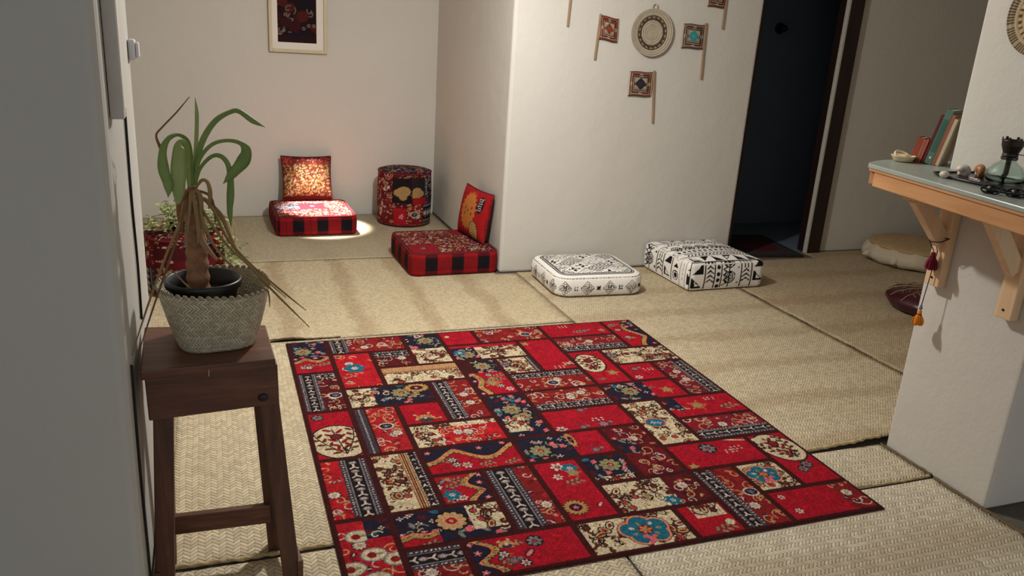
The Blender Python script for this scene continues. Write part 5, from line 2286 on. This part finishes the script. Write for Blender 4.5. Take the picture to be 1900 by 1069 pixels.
def shell(name, loc, s, mat, label, rz, coil=3.2):
    t = empty(name, loc, label, 'shell', None, rz)
    mb = MB()
    pts, rs = [], []
    for k in range(60):
        u = k / 59
        a = u * coil * 2 * PI
        R = s * .46 * (1 - u) ** 1.1
        pts.append((R * math.cos(a), -s * .9 * u + s * .45, R * math.sin(a) + s * .58))
        rs.append(s * .50 * (1 - u) ** 1.15 + s * .015)
    mb.tube(pts, rs, 12)
    mb.build('whorl', mat, t, smooth=True)
    mb = MB()
    mb.ball((s * .42, s * .42, s * .34), s * .24, s * .40, s * .32, 14, 10, Matrix.Rotation(.4, 3, 'Z'))
    mb.build('lip', M['shell_pale'], t, smooth=True)
    return t


shell('sea_shell', (2.352, 2.005, TT - .001), .027, M['shell_pale'], 'grey spiral shell at the left end of the metal tray', 2.2)
shell('sea_shell', (2.408, 1.978, TT - .001), .029, M['shell'], 'brown spiral shell beside the glass oil lamp', 1.0)
t = empty('pebble', (2.238, 1.978, TZ + .0003), 'pale round pebble on the table by the corner of the tray', 'pebble')
mb = MB(); mb.ball((0, 0, .012), .014, .017, .012, 18, 12)
o = mb.build('stone', M['shell_pale'], t, smooth=True)
t = empty('cigarette_lighter', (2.288, 1.905, TT), 'small shiny metal lighter lying on the tray in front of the oil lamp', 'lighter', None, 1.2)
mb = MB(); mb.box(-.022, -.007, 0, .012, .007, .010)
mb.build('case', M['chrome'], t, bevel=.002)
mb = MB(); mb.box(.0125, -.0065, 0, .022, .0065, .0095)
mb.build('cap', M['chrome'], t, bevel=.002)
t = empty('sunglasses', (2.165, 1.70, TZ + .0004), 'folded black sunglasses on the front edge of the teal table', 'sunglasses', None, math.radians(-62))
mb = MB()
for s in (-1, 1):
    mb.tube([(s * .032 + .026 * math.cos(a), .002 * math.sin(a), .013 + .0125 * math.sin(a)) for a in [2 * PI * k / 24 for k in range(25)]], .0024, 6, cap=False)
mb.tube([(-.007, 0, .016), (0, -.001, .018), (.007, 0, .016)], .0022, 6)
mb.build('rims', M['cable'], t, smooth=True)
for s in (-1, 1):
    mb = MB()
    mb.tube([(s * .032, -.0006, .013), (s * .032, .0006, .013)], .0125, 24)
    mb.build('lens', M['black_plastic'], t, smooth=True)
mb = MB()
mb.tube([(-.058, .003, .014), (-.055, .010, .013), (.02, .012, .006), (.055, .012, .003)], .0026, 6)
mb.tube([(.058, .003, .014), (.055, .016, .013), (-.02, .018, .006), (-.055, .018, .003)], .0026, 6)
mb.build('temples', M['cable'], t, smooth=True)


# tassels on the first bracket
def tassel(name, top, label, L_, r, mat, strm, bead=None):
    """yarn tassel hanging straight down from point top"""
    t = empty(name, top, label, 'tassel')
    mb = MB()
    mb.lathe([(1e-7, -.001), (r * .34, -.006), (r * .40, -.014), (r * .30, -.021), (r * .34, -.023)], n=18)
    n = 46
    rg = random.Random(len(label))
    for k in range(n):
        a = 2 * PI * k / n
        q = r * (.45 + .55 * rg.random())
        pts = [(r * .30 * math.cos(a), r * .30 * math.sin(a), -.021), (q * .9 * math.cos(a), q * .9 * math.sin(a), -.021 - L_ * .45), (q * math.cos(a + .1), q * math.sin(a + .1), -.021 - L_ * (.85 + .15 * rg.random()))]
        mb.tube(cat([Vector(p) for p in pts], 3), .0024, 5)
    mb.build('yarn_skirt', mat, t, smooth=True)
    mb = MB()
    mb.tube([(r * .36 * math.cos(2 * PI * k / 20), r * .36 * math.sin(2 * PI * k / 20), -.020) for k in range(21)], .002, 6, cap=False)
    mb.build('binding', strm, t, smooth=True)
    return t


ta = Vector((2.412, 2.105, .872))
q1 = at_x(1733, 466, 2.408)
q2 = at_x(1708, 574, 2.412)
t1 = tassel('tassel', tuple(q1), 'maroon yarn tassel tied to the first bracket of the pillar table', .048, .022, M['tassel_maroon'], M['tassel_brown'])
mb = MB()
hk = [(2.4305, 2.130), (2.392, 2.130), (2.378, 2.07), (2.4305, 2.066)]
zz = at_x(1752, 447, 2.43)[2]
ring = [(2.40, 2.13, zz), (2.384, 2.10, zz - .006), (2.394, 2.068, zz), (2.43, 2.066, zz + .012), (2.4285, 2.10, zz + .006), (2.428, 2.13, zz), (2.40, 2.13, zz)]
ring = [Vector(p) - q1_ for p in ring for q1_ in (Vector(tuple(q1)),)]
mb.tube(ring, .0022, 6)
mb.tube([ring[0], Vector((0, 0, 0))], .0018, 6)
mb.build('cord', M['tassel_brown'], t1, smooth=True)
t2 = tassel('tassel', tuple(q2), 'orange yarn tassel hanging lowest from the bracket cord', .040, .019, M['tassel_orange'], M['tassel_brown'])
mb = MB(); mb.ball((0, 0, .004), .007, .007, .006); mb.ball((0, 0, .013), .005, .005, .004)
mb.build('bead', M['bead_blue'], t2, smooth=True)
mb = MB()
top2 = Vector(tuple(q1)) - Vector(tuple(q2)) + Vector((.012, -.004, .0))
mb.tube([(0, 0, .012), (top2.x * .5, top2.y * .5, top2.z * .5), tuple(top2), tuple(top2 + Vector((-.004, .01, .03)))], .0018, 6)
mb.build('cord', M['tassel_brown'], t2, smooth=True)

# ================================================================== WALL THINGS
WF = 4.66


def fan_canvas(center, seed, warm=(150, 84, 58)):
    c = Cv(.15, .15, .0016, (182, 168, 148))
    rng = np.random.RandomState(seed)
    dk = (58, 44, 42)
    for k, (r, col) in enumerate(((.069, warm), (.060, (198, 182, 158)), (.055, dk), (.049, (198, 182, 158)), (.044, dk), (.038, (198, 182, 158)))):
        c.rect(.075 - r, .075 - r, .075 + r, .075 + r, col)
    y = .075 - .036
    while y < .075 + .036:
        c.rect(.075 - .037, y, .075 + .037, y + .0034, dk)
        y += .0062
    # corner stripes
    for sx in (-1, 1):
        for sy in (-1, 1):
            for k in range(4):
                q = .040 + k * .008
                c.stroke([(.075 + sx * q, .075 + sy * .012), (.075 + sx * q, .075 + sy * q * .95)], .0038, dk if k % 2 else warm)
                c.stroke([(.075 + sx * .012, .075 + sy * q), (.075 + sx * q * .95, .075 + sy * q)], .0038, dk if k % 2 == 0 else warm)
    r = .037
    c.poly([(.075 - r, .075), (.075, .075 + r), (.075 + r, .075), (.075, .075 - r)], center)
    c.poly([(.075 - r * .5, .075), (.075, .075 + r * .5), (.075 + r * .5, .075), (.075, .075 - r * .5)], tuple(min(255, x * 1.12) for x in center))
    c.rect(0, 0, .15, .006, dk)
    c.rect(0, .144, .15, .15, dk)
    return c


def hand_fan(flag, stick, label, cv, skew=0.0):
    """flag = (x0,z0,x1,z1) on the wall, stick = ((x,z) bottom, (x,z) top)"""
    (sx0, sz0), (sx1, sz1) = stick
    t = empty('hand_fan', ((sx0 + sx1) / 2, WF, sz0), label, 'hand fan', 'woven hand fans on the white wall')
    ox, oz = (sx0 + sx1) / 2, sz0
    mb = MB()
    mb.beam((sx0 - ox, -.009, sz0 - oz), (sx1 - ox, -.009, sz1 - oz), .012, .010, (0, 1, 0), .013, .010)
    mb.build('stick', M['stick'], t, bevel=.002)
    x0, z0, x1, z1 = flag
    n = 84
    vs, cols, fs = [], [], []
    for s in (0, 1):
        for j in range(n + 1):
            for i in range(n + 1):
                u, v = i / n, j / n
                x = x0 + (x1 - x0) * u + .006 * math.sin(v * PI) * (1 if (sx0 > x0) else -1) * (-1 if u < .5 else 0) * .6
                z = z0 + (z1 - z0) * v + skew * (u - .5) + .003 * math.sin(u * 6)
                y = -.010 - .004 * math.sin(u * PI) - .002 * math.sin(v * 5) + (.0024 if s else 0)
                vs.append((x - ox, y, z - oz))
                cols.append(cv.a[int(v * (cv.ny - 1)), int(u * (cv.nx - 1))])
    N = (n + 1) ** 2
    for s in (0, 1):
        for j in range(n):
            for i in range(n):
                a = s * N + j * (n + 1) + i
                q = (a, a + 1, a + n + 2, a + n + 1)
                fs.append(q if s == 0 else q[::-1])
    for i in range(n):
        fs.append((i + 1, i, N + i, N + i + 1))
        a = n * (n + 1) + i
        fs.append((a, a + 1, N + a + 1, N + a))
        a = i * (n + 1)
        fs.append((a, a + n + 1, N + a + n + 1, N + a))
        a = i * (n + 1) + n
        fs.append((a + n + 1, a, N + a, N + a + n + 1))
    me = pydata('woven_flag', vs, fs)
    paint(me, np.array(cols))
    link('woven_flag', me, M['print'], t)


hand_fan((2.236, 1.460, 2.366, 1.598), ((2.226, 1.346), (2.240, 1.612)), 'hand fan with a red-brown diamond, left of the round straw tray', fan_canvas((120, 56, 40), 1, (142, 66, 40)), -.012)
hand_fan((2.820, 1.445, 2.980, 1.592), ((2.996, 1.258), (2.982, 1.604)), 'hand fan with a teal centre, right of the round straw tray', fan_canvas((58, 132, 134), 2, (128, 100, 88)), .004)
hand_fan((2.478, 1.138, 2.640, 1.288), ((2.676, .974), (2.648, 1.298)), 'hand fan with a black centre, lowest on the white wall', fan_canvas((44, 40, 44), 3, (138, 88, 66)), .004)
hand_fan((2.974, 1.702, 3.104, 1.845), ((3.106, 1.575), (3.104, 1.86)), 'hand fan cut by the top of the picture, nearest the dark doorway', fan_canvas((96, 58, 42), 4, (130, 76, 52)), .0)
hand_fan((2.046, 1.72, 2.19, 1.865), ((2.029, 1.528), (2.040, 1.875)), 'hand fan showing only its long plain stick, highest at the left of the white wall', fan_canvas((64, 60, 70), 5), .0)


def coiled_tray(name, loc, axis, R, rings, label, catname, loop=True):
    """coil-built tray with a stitched ring pattern; axis 'y' hangs on a wall facing -y, 'x' one facing -x"""
    t = empty(name, loc, label, catname)
    n, m = 160, 60
    vs, cols, fs = [], [], []
    for q in range(m + 1):
        r = R * q / m
        coil = .0022 * abs(math.sin(r / .0075 * PI / 2))
        for k in range(n):
            a = 2 * PI * k / n
            dep = -.012 - coil - .012 * (1 - (r / R) ** 2) * 0 - .010 * (r / R) ** 3
            x, z = r * math.cos(a), r * math.sin(a)
            vs.append((x, dep, z) if axis == 'y' else (dep, -x, z))
            cols.append(np.array(rings(r / R, a)) / 255)
    N = len(vs)
    for q in range(m):
        for k in range(n):
            k2 = (k + 1) % n
            fs.append((q * n + k, q * n + k2, (q + 1) * n + k2, (q + 1) * n + k))
    # back
    for k in range(n):
        a = 2 * PI * k / n
        x, z = R * .97 * math.cos(a), R * .97 * math.sin(a)
        vs.append((x, -.003, z) if axis == 'y' else (-.003, -x, z))
        cols.append(np.array((150, 136, 112)) / 255)
    for k in range(n):
        k2 = (k + 1) % n
        fs.append((m * n + k, m * n + k2, N + k2, N + k))
    fs.append(tuple(N + k for k in range(n)))
    me = pydata('coiled_body', vs, fs)
    paint(me, np.array(cols))
    link('coiled_body', me, M['kilim'], t)
    if loop:
        mb = MB()
        pts = [(.016 * math.cos(a), -.012, R + .010 + .018 * math.sin(a)) for a in [-.9 + (PI + 1.8) * k / 16 for k in range(17)]]
        mb.tube(pts, .0035, 8)
        mb.build('hanging_loop', M['straw'], t, smooth=True)
    return t


def ring1(f, a):
    base = (180, 168, 148) if int(f * 20) % 2 else (162, 150, 130)
    if .52 < f < .72:
        tri = abs(((a * 9 / PI) % 1) - .5) * 2
        if f > .68 or f < .55 or tri * .10 + .60 > f:
            return (66, 52, 44) if (int(a * 30) % 3) else (100, 84, 70)
        return (168, 150, 124)
    if .48 < f <= .52:
        return (210, 200, 180) if int(a * 24) % 2 else (104, 84, 68)
    return base


coiled_tray('straw_tray', (2.600, WF, 1.524), 'y', .142, ring1, 'round coiled straw tray with a dark ring in the middle of the hand fans', 'tray')


def ring2(f, a):
    if f > .80:
        return (60, 44, 34) if (a * 40 / PI) % 1 < .45 else (176, 158, 128)
    if .62 < f < .72:
        return (104, 54, 38) if (a * 14 / PI) % 1 < .4 else (184, 164, 126)
    if .40 < f < .52:
        return (62, 48, 40) if (a * 10 / PI) % 1 < .5 else (184, 164, 126)
    return (186, 168, 132)


coiled_tray('hanging_plate', (2.4720, 1.935, 1.640), 'x', .126, ring2, 'woven plate with dark stitched rim high on the pillar above the oil lamp', 'plate', False)

# framed picture on the back wall
pf = empty('framed_picture', (.635, 6.36, 1.228), 'pale wood frame with a dark red picture on the back wall', 'picture')


def fr_box(name, x0, z0, x1, z1, y0, y1, mat, bev=.002):
    mb = MB()
    mb.box(x0 - .635, y0 - 6.36, z0 - 1.228, x1 - .635, y1 - 6.36, z1 - 1.228)
    return mb.build(name, mat, pf, bevel=bev)


F0, F1, FZ0, FZ1 = .430, .840, 1.228, 1.83
for nm, a in (('frame_side', (F0, FZ0, F0 + .022, FZ1)), ('frame_side', (F1 - .022, FZ0, F1, FZ1)), ('frame_rail', (F0 + .022, FZ0, F1 - .022, FZ0 + .022)), ('frame_rail', (F0 + .022, FZ1 - .022, F1 - .022, FZ1))):
    fr_box(nm, *a, 6.325, 6.357, M['pale_frame'])
fr_box('mount', F0 + .022, FZ0 + .022, F1 - .022, FZ1 - .022, 6.342, 6.357, M['mount'], 0)
pw, ph = .275, .46
ac = Cv(pw, ph, .003, (34, 20, 24))
rng = np.random.RandomState(31)
for k in range(46):
    x, y = rng.rand() * pw, rng.rand() * ph
    q = rng.rand()
    if q < .4:
        ac.ell(x, y, .03 + .03 * rng.rand(), .02 + .02 * rng.rand(), [(56, 22, 26), (26, 22, 34), (72, 30, 26), (44, 18, 22)][rng.randint(4)], rng.rand() * 3)
    elif q < .75:
        scroll(ac, x, y, .022 + .02 * rng.rand(), (104, 92, 86), .008, rng.rand() * 6, .7)
    else:
        ac.ell(x, y, .012, .012, (122, 108, 98), 0, ring=.006)
ac.rect(0, 0, pw, .05, (40, 22, 26))
X, Y = np.meshgrid(ac.x, ac.y)
ny_, nx_ = X.shape
vv = [(x + .4915 - .635, -.0186, y + 1.298 - 1.228) for x, y in zip(X.ravel(), Y.ravel())]
ff = [(j * nx_ + i, j * nx_ + i + 1, (j + 1) * nx_ + i + 1, (j + 1) * nx_ + i) for j in range(ny_ - 1) for i in range(nx_ - 1)]
me = pydata('print', vv, ff)
paint(me, ac.a.reshape(-1, 3))
link('print', me, M['print'], pf)['label'] = 'dark red abstract print'

# edge-on frame, switch and cables on the end of the left wall
t = empty('framed_picture', (-.195, 1.91, 1.268), 'narrow pale frame seen edge-on high on the end of the left wall', 'picture')
mb = MB(); mb.box(.0015, -.03, 0, .028, .03, .70)
mb.build('frame', M['grey_frame'], t, bevel=.002)
mb = MB(); mb.box(.0281, -.026, .02, .0292, .026, .68)
mb.build('picture_face', M['mount'], t)
t = empty('wall_switch', (-.195, 2.455, 1.382), 'small white switch box on the end of the left wall', 'switch')
mb = MB(); mb.box(.0008, -.026, -.027, .018, .026, .027)
mb.build('housing', M['switch'], t, bevel=.005)
mb = MB(); mb.box(.018, -.018, -.020, .027, .018, .020)
mb.build('rocker', M['switch'], t, bevel=.004)
t = empty('power_cable', (-.1915, 2.17, .72), 'black cable running down the left wall below the narrow frame', 'cable')
mb = MB(); mb.tube(cat([Vector((0, 0, 0)), Vector((.001, .004, .15)), Vector((0, -.003, .32)), Vector((.001, 0, .53))], 10), .0032, 8)
mb.build('cord', M['cable'], t, smooth=True)
t = empty('power_cable', (-.1915, 1.838, .012), 'black cable at the left wall corner beside the stool legs', 'cable')
mb = MB(); mb.tube(cat([Vector((0, 0, 0)), Vector((.001, .004, .2)), Vector((0, -.003, .45)), Vector((.001, 0, .72))], 10), .003, 8)
mb.build('cord', M['cable'], t, smooth=True)

# ================================================================== LIGHT
def lamp(name, kind, loc, energy, color, **kw):
    d = bpy.data.lights.new(name, kind)
    d.energy = energy
    d.color = color
    for k, v in kw.items():
        setattr(d, k, v)
    o = bpy.data.objects.new(name, d)
    COL.objects.link(o)
    o.location = loc
    return o


LP = (1.05, 3.32, 2.10)
lamp('room_lamp', 'POINT', LP, 34, (1.0, .98, .94), shadow_soft_size=.05)
dn = lamp('room_lamp_added_cone', 'SPOT', LP, 34, (1.0, .98, .94), spot_size=math.radians(172), spot_blend=1.0, shadow_soft_size=.05)  # added cone at the same lamp, tilted so the upper pillar stays dimmer
dn.rotation_euler = Vector((0, .25, -1)).to_track_quat('-Z', 'Y').to_euler()
sp = lamp('spot_lamp', 'SPOT', (.50, 6.20, 2.50), 1700, (1.0, .95, .88), spot_size=math.radians(16.5), spot_blend=.85, shadow_soft_size=.02)
dirv = Vector((.76, 5.94, .0)) - Vector((.50, 6.20, 2.50))
sp.rotation_euler = dirv.to_track_quat('-Z', 'Y').to_euler()

w = bpy.data.worlds.new('World')
scene.world = w
w.use_nodes = True
bg = w.node_tree.nodes['Background']
bg.inputs[0].default_value = (.93, .96, 1.0, 1)
bg.inputs[1].default_value = .36
